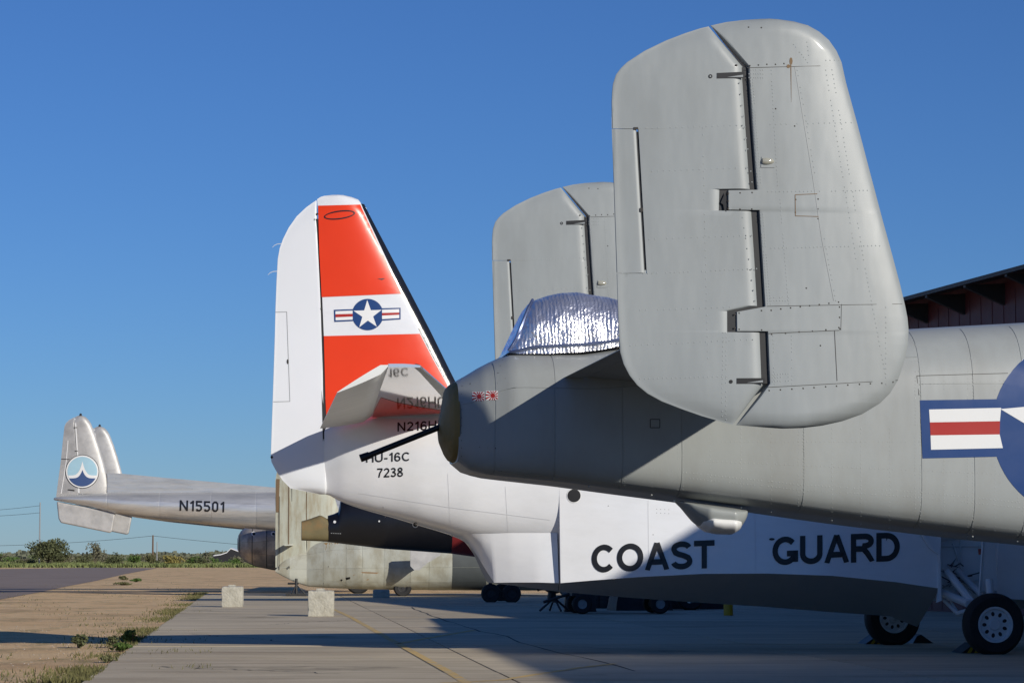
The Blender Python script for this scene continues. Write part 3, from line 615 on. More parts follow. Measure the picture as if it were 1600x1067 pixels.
# teardrop formation light on its base plate
s_, d_, z_ = B.on(1200, 252.5, fs, 0)
n = 14; v = []; f = []
for i in range(9):
    t = i / 8; x = -.045 + .085 * t; r = .021 * math.sqrt(max(0, 1 - (2 * t ** .72 - 1) ** 2)) + .0005
    for k in range(n):
        q = 2 * math.pi * k / n; v.append((s_ + x, d_ - r * .9 * max(0, math.sin(q)) - .001, z_ + r * math.cos(q)))
for i in range(8):
    for k in range(n): f.append((i * n + k, i * n + (k + 1) % n, (i + 1) * n + (k + 1) % n, (i + 1) * n + k))
mesh('formation_light', v, f, M['bulb'], fin)
decal('light_base', [[(1190, 245), (1210, 245), (1211, 262), (1189, 262)]], B, fs, M['grey'], fin, .004)
fr = []
for x0, y0, x1, y1, st in ((1172, 125, 1185, 290, 4.5), (1176, 125, 1189, 290, 4.5), (1205, 110, 1215, 290, 6), (1188, 335, 1200, 475, 4.5), (1192, 335, 1204, 475, 4.5), (1218, 300, 1232, 475, 6), (1208, 525, 1210, 600, 6), (1237, 525, 1238, 600, 6), (1300, 110, 1352, 420, 7), (1290, 110, 1340, 420, 8),
                           (1352, 420, 1384, 590, 7), (1384, 480, 1384, 600, 8), (1200, 300, 1355, 298, 6), (1205, 388, 1380, 384, 6), (1195, 195, 1330, 192, 8), (1246, 110, 1273, 270, 9), (1288, 373, 1306, 470, 8), (1170, 110, 1192, 110, 3.5), (1170, 116, 1192, 116, 3.5), (1170, 122, 1192, 122, 3.5), (1207, 585, 1232, 584, 4), (1207, 590, 1232, 589, 4), (1207, 596, 1232, 595, 4), (1205, 465, 1232, 465, 4), (1205, 470, 1232, 470, 4), (1240, 70, 1262, 98, 5), (1260, 60, 1265, 100, 6), (1290, 95, 1310, 95, 6)):
    fr.append(((x0, y0), (x1, y1), st))
fr += [((1010, 201), (1160, 196), 9), ((1018, 268), (1168, 262), 9), ((1014, 374), (1175, 368), 9), ((1005, 428), (1182, 420), 7), ((1000, 485), (1140, 480), 9), ((985, 540), (1185, 530), 9), ((1000, 592), (1135, 588), 7), ((1130, 520), (1128, 650), 7), ((1135, 520), (1134, 655), 7), ((1098, 200), (1106, 560), 11), ((1155, 130), (1175, 285), 16), ((1160, 340), (1180, 470), 16)]
rivets('rivets', fr, B, fs, M['grey'], fin, r=.0046, h=.0022, jitter=.3, skip=.12)
rivets('screws', [((1205, 485), (1310, 472), 14), ((1206, 522), (1312, 514), 18), ((1202, 610), (1395, 597), 17), ((1150, 102), (1151, 102), 9), ((1172, 103), (1225, 100), 12), ((1148, 491), (1148, 512), 18), ((1155, 489), (1190, 485), 18), ((1155, 515), (1190, 516), 18), ((1138, 302), (1175, 301), 16), ((1138, 327), (1175, 327), 16), ((1138, 303), (1138, 325), 11),
                  ((1170, 43), (1190, 44), 18), ((1312, 480), (1311, 512), 11), ((1243, 312), (1243, 332), 20), ((1278, 311), (1278, 342), 15), ((1260, 450), (1282, 540), 60), ((1212, 170), (1242, 197), 40)], B, fs, M['screw'], fin, r=.0060, h=.002, jitter=.4)
# tailplane
te_s, z_t = B.at(881, 590, -.6); _, z2 = B.at(967, 547, -3.25); le_s = te_s + 1.50
print('tailplane', te_s, z_t, z2, B.at(967, 547, -3.25)[0])
zt = (z_t + z2) / 2
wing('tailplane', M['grey'], b25, le_s, te_s + .14, le_s, te_s + .14, -3.32, 3.32, zt + .01, zt + .01, t=.11, nspan=6, tipround=False)
for a, c in ((-3.2, -.66), (.66, 3.2)):
    wing('elevator', M['grey'], b25, te_s + .132, te_s, te_s + .132, te_s, a, c, zt + .006, zt + .006, t=.10, nspan=4, tipround=False, ncol=10)
index_children()
for o in (fin, rud):
    copy_tree(o, b25, (0, 6.7, -.04))
# tail cap and gun
cap = Loft(B, [(684, 669), (686, 656), (690, 644), (696, 607), (702, 601), (710, 597)], [(684, 673), (686, 688), (690, 698), (696, 712), (702, 720), (710, 723.5)], [(684, .05), (688, .22), (696, .33), (702, .39), (710, .43)], nt=2.6, nb=2.8)
cap.build('tail_cap', B.at(684, 670)[0], B.at(710, 670)[0], M['olive'], b25, ns=18, na=48)
for dd in (-.06, .08):
    a = B.at(700, 662, dd); c = B.at(577, 711, dd); e = B.at(563, 716, dd); mb = MB()
    mb.tube([(a[0], dd, a[1]), (c[0], dd, c[1])], .021, 12); mb.build('gun_barrel', M['gun'], b25)
    mb = MB(); mb.tube([(c[0], dd, c[1]), (e[0], dd, e[1])], [.026, .028], 12); mb.build('gun_muzzle', M['gun'], b25)
# belly radome
RD = Loft(B, [(1053, 781), (1172, 797)], [(1053.5, 783), (1066, 795), (1083, 815), (1096, 825.5), (1115, 831), (1141, 832.5), (1154, 826), (1163, 812), (1168, 800)], [(1053, .04), (1075, .16), (1100, .24), (1140, .25), (1160, .16), (1168, .04)], nt=2, nb=2.2, cf=.75, d0=-.42)
RD.build('belly_fairing', B.at(1053.6, 783, -.42)[0], B.at(1167.8, 799, -.42)[0], M['grey_fus'], b25, ns=40, na=40)
LC = Loft(B, [(1085, 806), (1100, 804), (1130, 805), (1158, 808)], [(1085, 812), (1093, 824), (1104, 831), (1120, 834.5), (1141, 835), (1152, 829), (1158, 818)], [(1085, .02), (1092, .16), (1105, .25), (1140, .255), (1152, .17), (1158, .03)], nt=2, nb=2.2, cf=.6, d0=-.42)
LC.build('radome_cap', B.at(1085.5, 810, -.42)[0], B.at(1157.5, 810, -.42)[0], M['white_mark'], b25, ns=30, na=36)
# forward part, outside the frame
for sg in (-1, 1):
    wing('wing', M['grey'], b25, 11.4, 8.3, 10.4, 8.9, sg * .7, sg * 10.0, 2.6, 2.9, t=.15)
    N_ = Loft(B, [(0, 0)], [(0, 0)], [(0, 1)]); N_.d0 = sg * 2.5
    N_.T = (np.array([8, 9.0, 12, 13.2]), np.array([2.3, 3.1, 3.1, 2.8])); N_.B = (np.array([8, 9.0, 12, 13.2]), np.array([2.2, 1.7, 1.7, 1.9])); N_.W = (np.array([8, 9.0, 12, 13.2]), np.array([.1, .65, .68, .5]))
    N_.build('engine_nacelle', 8, 13.2, M['grey'], b25, ns=20, na=24)
    wheel(b25, 10.2, sg * 2.5, .6, .6, .36, .3, holes=0, out=sg, name='main_wheel')
    mb = MB(); mb.tube([(10.2, sg * 2.5, .6), (10.2, sg * 2.5, 1.9)], .08); mb.build('gear_leg', M['steel'], b25)

# silver cover over the tail gunner's canopy
cc = B.root('canopy_cover', 'crinkled silver bubble-foil cover over the gunner canopy of the grey bomber', 'cover')
CT = [(786, 553), (798, 527), (809, 503), (818, 485), (828, 472.5), (838, 468), (852, 464.3), (873, 460), (895, 459.8), (926, 463), (958, 471), (990, 485), (1030, 510), (1075, 537)]
CB = [(786, 556.5), (800, 560), (841, 562), (894, 560), (926, 556), (967, 547), (1020, 543), (1075, 540)]
CW = [(786, .34), (800, .40), (828, .44), (880, .46), (960, .47), (1030, .42), (1075, .30)]
CL = Loft(B, CT, CB, CW, nt=3.4, nb=4, cf=.02)
S0, S1 = B.at(786.3, 550)[0], B.at(1074, 540)[0]; v = []; f = []; ns, na = 90, 44; rnd = random.Random(5)
for i in range(ns + 1):
    s = S0 + (S1 - S0) * i / ns
    for k in range(na + 1):
        a = math.pi * k / na
        x, y, z = CL.pt(s, a, .006 * math.sin(i * .37 + k * .25) * math.sin(k * .31 + i * .13) + rnd.uniform(-.0015, .0015)); v.append((x, y * (1 - .10 * math.sin(a)), z))
for i in range(ns):
    for k in range(na): f.append((i * (na + 1) + k, i * (na + 1) + k + 1, (i + 1) * (na + 1) + k + 1, (i + 1) * (na + 1) + k))
f.append(tuple(range(na + 1)))
mesh('foil_sheet', v, f, M['foil'], cc, True, 50)
mb = MB(); mb.tube([(CL.pt(s, R(1.5), .004)) for s in np.linspace(S0 + .01, S1, 40)], .012, 6); mb.tube([(CL.pt(S0 + (B.at(828, 473)[0] - S0) * t, R(20 + 60 * t), .006)) for t in np.linspace(0, 1, 14)], .012, 6); mb.build('hem', M['blue_tape'], cc)

# ================================================================== WHITE AND ORANGE FLYING BOAT
H = Frame(8.3, 50.7, 8.0)
hu = H.root('flying_boat', 'white coast guard flying boat with orange-red tail panels, nosed in behind the grey bomber', 'aircraft')
hS = lambda px, d=-1.0, py=780: H.at(px, py, d)[0]
# hull body
htop = [(505, 662), (525, 655), (600, 646), (700, 640), (800, 632), (1100, 610), (1400, 590), (1700, 585), (1900, 610), (2010, 690), (2075, 790)]
hbot = [(505, 771), (514, 773), (531, 783), (552, 790.5), (574.5, 797.7), (617.7, 809.5), (649, 819), (686.7, 830), (718, 840), (738, 845), (790, 854), (868, 862), (1000, 866), (1300, 862), (1440, 858), (1470, 846), (1560, 846), (2000, 855), (2075, 835)]
hw = [(505, .10), (515, .16), (531, .30), (575, .52), (650, .80), (725, .98), (868, 1.15), (1000, 1.25), (1470, 1.32), (1800, 1.25), (1980, .9), (2075, .3)]
HB = Loft(H, htop, hbot, hw, nt=2.6, nb=2.9, cf=.52)
HB.build('fuselage', H.at(506, 715)[0], H.at(2065, 780)[0], M['white'], hu, ns=150, na=72)
# planing hull: wall from the body side down to the chine, then in to the keel
def hull_part(name, wtop, chine, keel, doff=0.0):
    """wtop [(px,py)], chine [(px,py,halfwidth)], keel [(px,py)] lists of equal length"""
    T = []; C = []; K = []
    for (x, y), (cx, cy, w), (kx, ky) in zip(wtop, chine, keel):
        s, z = H.at(x, y, -1.1); wb = -HB.surf(s, z); T.append((s, wb + doff * 0 + .006, z)); s, z = H.at(cx, cy, -w); C.append((s, w + doff, z)); s, z = H.at(kx, ky, 0); K.append((s, 0, z))
    return T, C, K
def dens(rows, k=6):
    o = []
    for a, b in zip(rows[:-1], rows[1:]):
        for i in range(k): o.append(tuple(p + (q - p) * i / k for p, q in zip(a, b)))
    o.append(rows[-1]); return o
def hull_build(T, C, K, aftclose=True, foreclose=True):
    T, C, K = dens(T), dens(C), dens(K); n = len(T)
    for sg, nm in ((-1, 'near'), (1, 'far')):
        v = []; f = []; m_ = 8
        for t, c in zip(T, C):
            for j in range(m_ + 1):
                q = j / m_; v.append((t[0] + (c[0] - t[0]) * q, sg * (t[1] + (c[1] - t[1]) * q), t[2] + (c[2] - t[2]) * q))
        for i in range(n - 1):
            for j in range(m_): f.append((i * (m_ + 1) + j, i * (m_ + 1) + j + 1, (i + 1) * (m_ + 1) + j + 1, (i + 1) * (m_ + 1) + j))
        mesh('hull_side', v, f, M['white'], hu, True, 40)
    v = []; f = []
    for c, k in zip(C, K): v += [(c[0], -c[1], c[2]), (k[0] * .5 + c[0] * .5, -c[1] * .45, c[2] * .42 + k[2] * .58), k, (k[0] * .5 + c[0] * .5, c[1] * .45, c[2] * .42 + k[2] * .58), (c[0], c[1], c[2])]
    for i in range(n - 1):
        for j in range(4): f.append((i * 5 + j, i * 5 + j + 1, (i + 1) * 5 + j + 1, (i + 1) * 5 + j))
    mesh('hull_bottom', v, f, M['hullgrey'], hu, True, 25)
    for e, m_ in ((0, 'white'), (n - 1, 'white')):
        t, c, k = T[e], C[e], K[e]; mesh('hull_bulkhead', [(t[0], -t[1], t[2]), (c[0], -c[1], c[2]), k, (c[0], c[1], c[2]), (t[0], t[1], t[2])], [(0, 1, 2, 3, 4)], M[m_], hu, False, merge=False)
aftT = [(715, 836), (728, 834), (742, 833), (757, 833), (772, 833), (800, 832), (840, 832), (873, 832)]
aftC = [(722, 843, .02), (733, 850, .10), (746, 868, .22), (759, 890, .36), (772, 910, .50), (800, 909.5, .66), (840, 909.5, .86), (873, 910.5, .97)]
aftK = [(722, 843.5), (733, 850.5), (746, 868.5), (759, 890.5), (772, 911), (800, 914), (840, 919.5), (873, 924)]
hull_build(*hull_part('', aftT, aftC, aftK))
fwT = [(873, 742), (930, 742), (1000, 742), (1100, 742), (1200, 742), (1300, 742), (1400, 742), (1468, 742)]
fwC = [(876, 910.5, 1.08), (930, 906, 1.18), (1000, 901, 1.30), (1100, 896, 1.36), (1200, 895.5, 1.40), (1300, 899, 1.42), (1400, 909, 1.42), (1468, 919, 1.42)]
fwK = [(874, 924), (930, 929), (1000, 934.5), (1100, 941.5), (1200, 948), (1300, 956), (1390, 962), (1433, 979)]
FW = hull_part('', fwT, fwC, fwK); hull_build(*FW)
noT = [(1557, 742), (1650, 742), (1750, 742), (1880, 760), (2000, 800)]
noC = [(1557, 934, 1.42), (1650, 940, 1.42), (1750, 940, 1.40), (1880, 920, 1.2), (2000, 880, .6)]
noK = [(1557, 940), (1650, 965), (1750, 965), (1880, 950), (2000, 890)]
hull_build(*hull_part('', noT, noC, noK))
def hsurf(s, z):                               # near outer face of body or forward hull wall
    d = HB.surf(s, z); return d
def wallsurf(s, z):
    T_, C_, _k = FW; a = [np.interp(s, [t[0] for t in T_], [t[i] for t in T_]) for i in (1, 2)]; b = [np.interp(s, [t[0] for t in C_], [t[i] for t in C_]) for i in (1, 2)]
    q = min(max((a[1] - z) / (a[1] - b[1]), 0), 1); return -float(a[0] + (b[0] - a[0]) * q)
# well between the two hull parts
mb = MB(); a0 = hS(1440, 0); a1 = hS(1600, 0)
mb.box((a0, -.55, H.at(1500, 938, -.5)[1]), (a1, .55, H.at(1500, 800, -.5)[1])); mb.build('wheel_well_wall', M['white'], hu, False)
mb = MB(); mb.prism([H.at(*p, -1.44) for p in ((1441, 820), (1443, 832), (1456, 853), (1469, 863), (1471, 938), (1463, 941), (1466, 918), (1466, 866), (1452, 856), (1437, 832))], -1.45, -1.40); mb.build('well_edge_trim', M['white'], hu, False)
def hp(x, y, d): s, z = H.at(x, y, d); return (s, d, z)
def strut(nm, pts, d, r, m='rim', n=10):
    mb = MB(); P_ = [hp(x, y, dd) for (x, y), dd in zip(pts, d if isinstance(d, (list, tuple)) else [d] * len(pts))]; mb.tube(P_, r, n); return mb.build(nm, M[m], hu)
strut('shock_strut', [(1472, 925), (1514, 943)], [-1.0, -2.0], .075); strut('shock_strut', [(1497, 892), (1535, 930)], [-.8, -1.9], .06)
strut('drag_link', [(1476, 938), (1496, 958)], [-1.0, -1.7], .04); strut('drag_link', [(1496, 958), (1535, 948)], [-1.7, -2.3], .045); strut('drag_link', [(1481, 932), (1497, 956)], [-1.1, -1.6], .02)
strut('axle_leg', [(1545, 905), (1552, 980)], [-2.2, -2.45], .07)
for p in (((1500, 838), (1503, 905)), ((1452, 853), (1533, 853)), ((1457, 842), (1495, 842)), ((1488, 848), (1512, 918)), ((1474, 920), (1530, 905)), ((1492, 888), (1492, 925))): strut('well_rib', p, -.62, .016)
rnd = random.Random(11)
for k in range(16):
    x = rnd.uniform(1480, 1520); y = rnd.uniform(882, 925); strut('hydraulic_pipe', [(x, y), (x + rnd.uniform(-16, 16), y + rnd.uniform(-18, 14)), (x + rnd.uniform(-20, 20), y + rnd.uniform(-14, 20))], -.68, .011, 'dark_steel' if k % 2 else 'steel', 6)
strut('warning_tag', [(1531, 857), (1532, 866)], -1.8, .035, 'darkred')
mb = MB(); mb.prism([H.at(*p, -1.9) for p in ((1534, 846), (1552, 848), (1555, 878), (1558.5, 922), (1531, 924), (1532, 880))], -1.93, -1.89); mb.build('gear_door', M['rim'], hu, False)
strut('door_rod', [(1536, 842), (1530, 926)], -1.95, .018)
# stain and wrinkles forward of the well
decal('paint_wrinkle', [line([(1562 + rnd.uniform(0, 8), y), (1580, y + rnd.uniform(-4, 4)), (1600, y + rnd.uniform(-5, 5))], rnd.uniform(.6, 1.6))[i] for y in (852, 858, 864, 872, 881, 886, 896, 905) for i in (0, 1)], H, lambda s, z: -1.36 - .06 * 0, M['white_mark'], hu, .004)['kind'] = 'stuff'
def hwheel(px, py, d, r, rr, out):
    s, z = H.at(px, py, d); z = r; return wheel(hu, s, d, z, r, .34, rr, 9, out, 'main_wheel'), s
r_ = .565; w1, s1 = hwheel(1551.5, 979, -2.62, r_, .325, -1)
w2, s2 = hwheel(1394, 968, 2.62, r_, .30, -1)
for o in (w2,): o['label'] = 'far main wheel with a deep dished hub'
for d_ in (-2.45, 2.45):
    mb = MB(); mb.tube([(s1 - (0 if d_ < 0 else s1 - s2), d_, r_), (s1 - (0 if d_ < 0 else s1 - s2) - .4, d_ * .5, 1.5)], .07); mb.build('axle_leg', M['rim'], hu)
# aft window, drain and fittings
for nm, cx, cy, r, sf in (('porthole', 897, 774, 10.2, wallsurf), ('drain_hole', 649, 819.3, 3.4, HB.surf)):
    decal(nm + '_rim', [disc(cx, cy, r + 1.4, 36)], H, sf, M['white_mark'], hu, .008); decal(nm, [disc(cx, cy, r, 36)], H, sf, M['black'], hu, .014)
# text on the hull
stroke_word('letter', 'COAST', [(924.5, 851), (1116.5, 843.2), (1116.5, 887), (924.5, 894.6)], H, wallsurf, M['letter'], hu, .20, .06, .012)
stroke_word('letter', 'GUARD', [(1207, 838.5), (1406, 831), (1406, 876), (1207, 883)], H, wallsurf, M['letter'], hu, .20, .07, .012)
decal('vent_fitting', [disc(1206, 842, 4.5, 10, 2)], H, wallsurf, M['screw'], hu, .012)
SM = mat('faint_seam', (.66, .67, .69), .5)
for pl in ([(1013, 782), (1014, 897)], [(1180, 800), (1181, 893)], [(600, 790), (602, 808)], [(560, 770), (700, 792), (860, 812)], [(700, 740), (704, 828)], [(790, 760), (794, 832)]):
    decal('hull_seam', line(pl, .45), H, wallsurf if pl[0][0] > 900 else HB.surf, SM, hu, .009, 10)['kind'] = 'stuff'
rivets('rivets', [((1026, 795), (1045, 796), 6), ((1026, 801), (1045, 802), 6), ((950, 790), (951, 790), 9), ((1020, 835), (1021, 835), 4)], H, wallsurf, M['screw'], hu, r=.007, h=.002)
decals('sealed_hatch', [line([(751, 845), (757, 845), (757, 862)], .6)[k] for k in (0, 1)], H, lambda s, z: -1.02, SM, hu, .0) if False else None
# fin and rudder
hrud_l = [(494.7, 313), (491.5, 315), (478.7, 324), (463.8, 338), (451, 356), (442.5, 373), (437, 388), (434, 405), (432, 439), (430.4, 481), (429.6, 517), (427, 597), (424.4, 671), (423, 714.5), (424.4, 722), (431.7, 736), (441.4, 750), (453.7, 762.6), (502, 772.6), (509, 773)]
hfin_t = [(495.5, 311.5), (501, 308), (506.3, 306.4), (519, 304.9), (528, 304.6)]
hfin_r = [(528, 304.6), (537, 305.2), (549, 308), (559.6, 312), (565, 315.5), (569, 319.6), (580, 341), (600, 379), (640, 455), (672.4, 517), (700, 573), (712, 597), (735, 645), (748, 672)]
hout = hrud_l[:0] + [(491.5, 315)] + hfin_t + hfin_r[1:] + [(740, 690), (512, 773)] + hrud_l[::-1][1:-2]
FH = Plate(H, 0.0, hout, .15, edge=.30)
hg_l = [(494.7, 313), (496, 343), (498.5, 396), (502, 464.5), (504.5, 524), (507, 580), (509.3, 660), (511, 740), (511.5, 772)]
bootL = [(528, 304.6), (545, 308.5), (560, 316), (566.5, 327), (580, 356), (627, 456.5), (656, 521.5), (676, 560), (698, 600), (716, 640), (726, 672)]
hfin = FH.strip('tail_fin', hfin_t[::-1] + [(x + .9, y) for x, y in hg_l[:-1]], [(528, 304.6), (537, 305.2), (549, 308), (559.6, 312), (564, 319), (566.5, 327), (580, 356), (627, 456.5), (656, 521.5), (676, 560), (698, 600), (716, 640), (726, 672)], M['white'], hu, 40, 80)
FH.strip('leading_edge_boot', [(563.5, 319), (566.6, 327), (580.1, 356), (627.1, 456.5), (656.1, 521.5), (676.1, 560), (698, 600), (716, 640), (726, 672)], [(569, 319), (580, 341), (600, 379), (640, 455), (672.4, 517), (700, 573), (712, 597), (735, 645), (748, 672)], M['boot'], hfin, 16, 60)
hrud = FH.strip('rudder', hrud_l, [(x - .2, y) for x, y in hg_l], M['rudder_white'], hu, 30, 80, rr=.05)
FH.strip('gap_seal', [(x - 6, y) for x, y in hg_l[1:-1]], [(x + 5, y) for x, y in hg_l[1:-1]], M['black'], hfin, 4, 20, hfix=.08)
fh = FH.surf
decals('fin_stripe', [[(497, 321.5), (563, 319.8), (566, 327), (579.5, 356), (627, 458.8), (502.6, 464.3), (499, 396)], [(506, 525), (656, 521.5), (676, 560), (698, 600), (712, 640), (700, 655), (510.5, 668), (508.5, 622)]], H, fh, M['red'], hfin, .007, 5)
decal('antenna_mark', ring(530.5, 336, 23.5, 5.8, 2.0, rot=-.13), H, fh, M['letter'], hfin, .014)['kind'] = 'stuff'
decal('paint_nick', [[(590, 435.5), (602, 435), (597, 437.5)]], H, fh, M['letter'], hfin, .014)
mb_ = decal('fin_roundel', [disc(574.5, 491.5, 24.6, 48)], H, fh, M['blue'], hfin, .006, 6)
decals('roundel_bar', [[(521.7, 484), (552, 483), (552, 501.6), (522.4, 503)], [(597, 481.6), (626, 480.8), (626, 499), (597, 501)]], H, fh, M['blue'], hfin, .007, 6)
decals('bar_stripe', [[(524, 486.3), (551, 485.2), (551, 499.4), (524.5, 500.6)], [(597, 483.8), (623.8, 483), (623.8, 497), (597, 498.6)]], H, fh, M['white_mark'], hfin, .008, 9)
decals('bar_stripe', [[(524.2, 491), (551, 490.2), (551, 494.6), (524.3, 495.8)], [(597, 489), (623.8, 488.2), (623.8, 491.8), (597, 493)]], H, fh, M['mark_red'], hfin, .010, 9, label='red stripe between the two white stripes')
decal('roundel_star', star(574.5, 492, 23.2, -.03), H, fh, M['white_mark'], hfin, .009)
decal('tab_seam', line([(430.5, 487.8), (448, 487.2), (453, 627), (427, 627.6)], .8), H, fh, M['steel'], hrud, .004)['kind'] = 'stuff'
decals('hinge_fitting', [disc(449.5, 565, 1.6, 8, 4), disc(424.6, 714, 2.2, 8), disc(495.5, 334.5, 1.8, 8), disc(502.5, 482, 1.6, 8), disc(507.5, 622, 1.8, 8)], H, fh, M['screw'], hrud, .006)
for x, y in ((440, 381), (433, 424)):
    s, z = H.at(x, y, 0); mb = MB(); mb.tube([(s, 0, z), (s - .07, 0, z - .005), (s - .13, 0, z - .03), (s - .17, 0, z - .07)], [.008, .007, .006, .004], 6); mb.build('static_wick', M['rim'], hrud)
def hbfin(s, z): return min(HB.surf(s, z), FH.surf(s, z) if z > FH.zmin + .02 else 9)
stroke_word('registration_letter', 'N216HU', [(621, 659.8), (697, 656), (697, 670.5), (621, 674)], H, hbfin, M['letter'], hu, .16, .16, .008, grid=5)
stroke_word('type_letter', 'HU-16C', [(572, 708), (641, 706), (641, 720), (572, 722.5)], H, hbfin, M['letter'], hu, .16, .14, .008, grid=5)
stroke_word('serial_digit', '7238', [(589.4, 731.5), (629.8, 729.8), (629.8, 744.6), (589.4, 746)], H, hbfin, M['letter'], hu, .16, .12, .008, grid=5)
# tailplane, near and far, with dihedral; drooped ribbed elevator
def pt(x, y, d): s, z = H.at(x, y, d); return s, z
hr, tr = pt(579, 650, -.35), pt(606.5, 570.5, -4.4); lt = pt(657, 573, -4.4); lm = pt(696, 607, -2.75)
te_r, te_t = pt(500, 669, -.35), pt(527, 613, -4.4)
s_lr = lt[0] + (lm[0] - lt[0]) / (-2.75 + 4.4) * (4.4 - .35)
for sg in (-1, 1):
    v = []; f = []; nsp, nc = 12, 16
    for j in range(nsp + 1):
        q = j / nsp; d = sg * (.30 + (4.4 - .30) * q); s_h = hr[0] + (tr[0] - hr[0]) * q; s_l = s_lr + (lt[0] - s_lr) * q; z = hr[1] + (tr[1] - hr[1]) * q; c = s_l - s_h
        T_ = .11 * c + .06; up = []; lo = []
        for k in range(nc):
            x = k / (nc - 1); x = 1 - (1 - x) ** 2 if True else x; h = T_ * math.sqrt(max(0, 1 - x ** 2.4)) * .5 * (.75 + .25 * (1 - abs(2 * x - 1))) * (1 if j < nsp else .5)
            up.append((s_h + c * x, d, z + h)); lo.append((s_h + c * x, d, z - .02 - .012 * q))
        v += up + lo[::-1]
    w = 2 * nc
    for j in range(nsp):
        for k in range(w): f.append((j * w + k, j * w + (k + 1) % w, (j + 1) * w + (k + 1) % w, (j + 1) * w + k))
    f.append(tuple(range(w))); f.append(tuple(nsp * w + k for k in range(w)))
    tp = mesh('tailplane', v, f, M['under'], hu, True, 35)
    # de-icing boot under and over the leading edge
    v = []; f = []
    for j in range(nsp + 1):
        q = j / nsp; d = sg * (.32 + (4.38 - .32) * q); s_h = hr[0] + (tr[0] - hr[0]) * q; s_l = s_lr + (lt[0] - s_lr) * q; z = hr[1] + (tr[1] - hr[1]) * q; c = s_l - s_h; T_ = .11 * c + .06
        for k in range(9):
            a = math.pi * (k / 8 - .5); x = 1 - (.16 if q < .99 else .2) * (1 - math.cos(a)) * 1.0; h = T_ * math.sqrt(max(0, 1 - x ** 2.4)) * .5 * (.75 + .25 * (1 - abs(2 * x - 1))) + .004
            v.append((s_h + c * x + .003, d, z + (h if a > 0 else -.024 - .012 * q)))
    for j in range(nsp):
        for k in range(8): f.append((j * 9 + k, j * 9 + k + 1, (j + 1) * 9 + k + 1, (j + 1) * 9 + k))
    mesh('leading_edge_boot', v, f, M['steel'], tp, True, 60, merge=False)
    v = []; f = []; nsp = 54; nc = 7
    for j in range(nsp + 1):
        q = j / nsp; d = sg * (.38 + (4.4 - .38) * q); s_h = hr[0] + (tr[0] - hr[0]) * q + .015; z_h = hr[1] + (tr[1] - hr[1]) * q; s_t = te_r[0] + (te_t[0] - te_r[0]) * q; z_t2 = te_r[1] + (te_t[1] - te_r[1]) * q
        s_t += .35 * max(0, q - .86) ** 1.0 if False else 0
        up = []; lo = []; rib = .012 * math.cos(q * 18 * 2 * math.pi)
        for k in range(nc):
            x = k / (nc - 1); h = .075 * (1 - x) ** .8 * (math.sqrt(min(1, x * 12)) if x < .08 else 1) + .006 + (rib * math.sin(math.pi * min(1, x + .1)) if 0 < k < nc else 0)
            up.append((s_h + (s_t - s_h) * x, d, z_h + (z_t2 - z_h) * x + h)); lo.append((s_h + (s_t - s_h) * x, d, z_h + (z_t2 - z_h) * x - h))
        v += up + lo[::-1]
    w = 2 * nc
    for j in range(nsp):
        for k in range(w): f.append((j * w + k, j * w + (k + 1) % w, (j + 1) * w + (k + 1) % w, (j + 1) * w + k))
    f.append(tuple(range(w))); f.append(tuple(nsp * w + k for k in range(w)))
    el = mesh('elevator', v, f, M['elev'], hu, True, 50)
# orange-red paint wrapping on to the near tailplane root, underside
def under_pt(px, py):
    a, b = -.2, -4.4
    for _ in range(40):
        m_ = (a + b) / 2; q = (abs(m_) - .30) / 4.1; zz = hr[1] + (tr[1] - hr[1]) * q - .021 - .012 * q
        # further towards the viewer the ray is lower than the surface seen there
        if H.at(px, py, m_)[1] < zz: b = m_
        else: a = m_
    q = (abs(m_) - .30) / 4.1; return (H.at(px, py, m_)[0], m_, hr[1] + (tr[1] - hr[1]) * q - .025 - .012 * q)
M['red_gloss'] = mat('red_orange_gloss', (.62, .035, .006), .12, var=.04, coat=.6, rvar=0)
up_ = [under_pt(*p) for p in ((582, 652), (585, 641), (595, 621), (606, 624), (622, 629), (640, 632.5), (658, 636), (694, 641.5), (700, 645))]
print('root paint', up_[:4])
mesh('root_stripe', up_, [tuple(range(len(up_)))], M['red_gloss'], hu, False, merge=False)
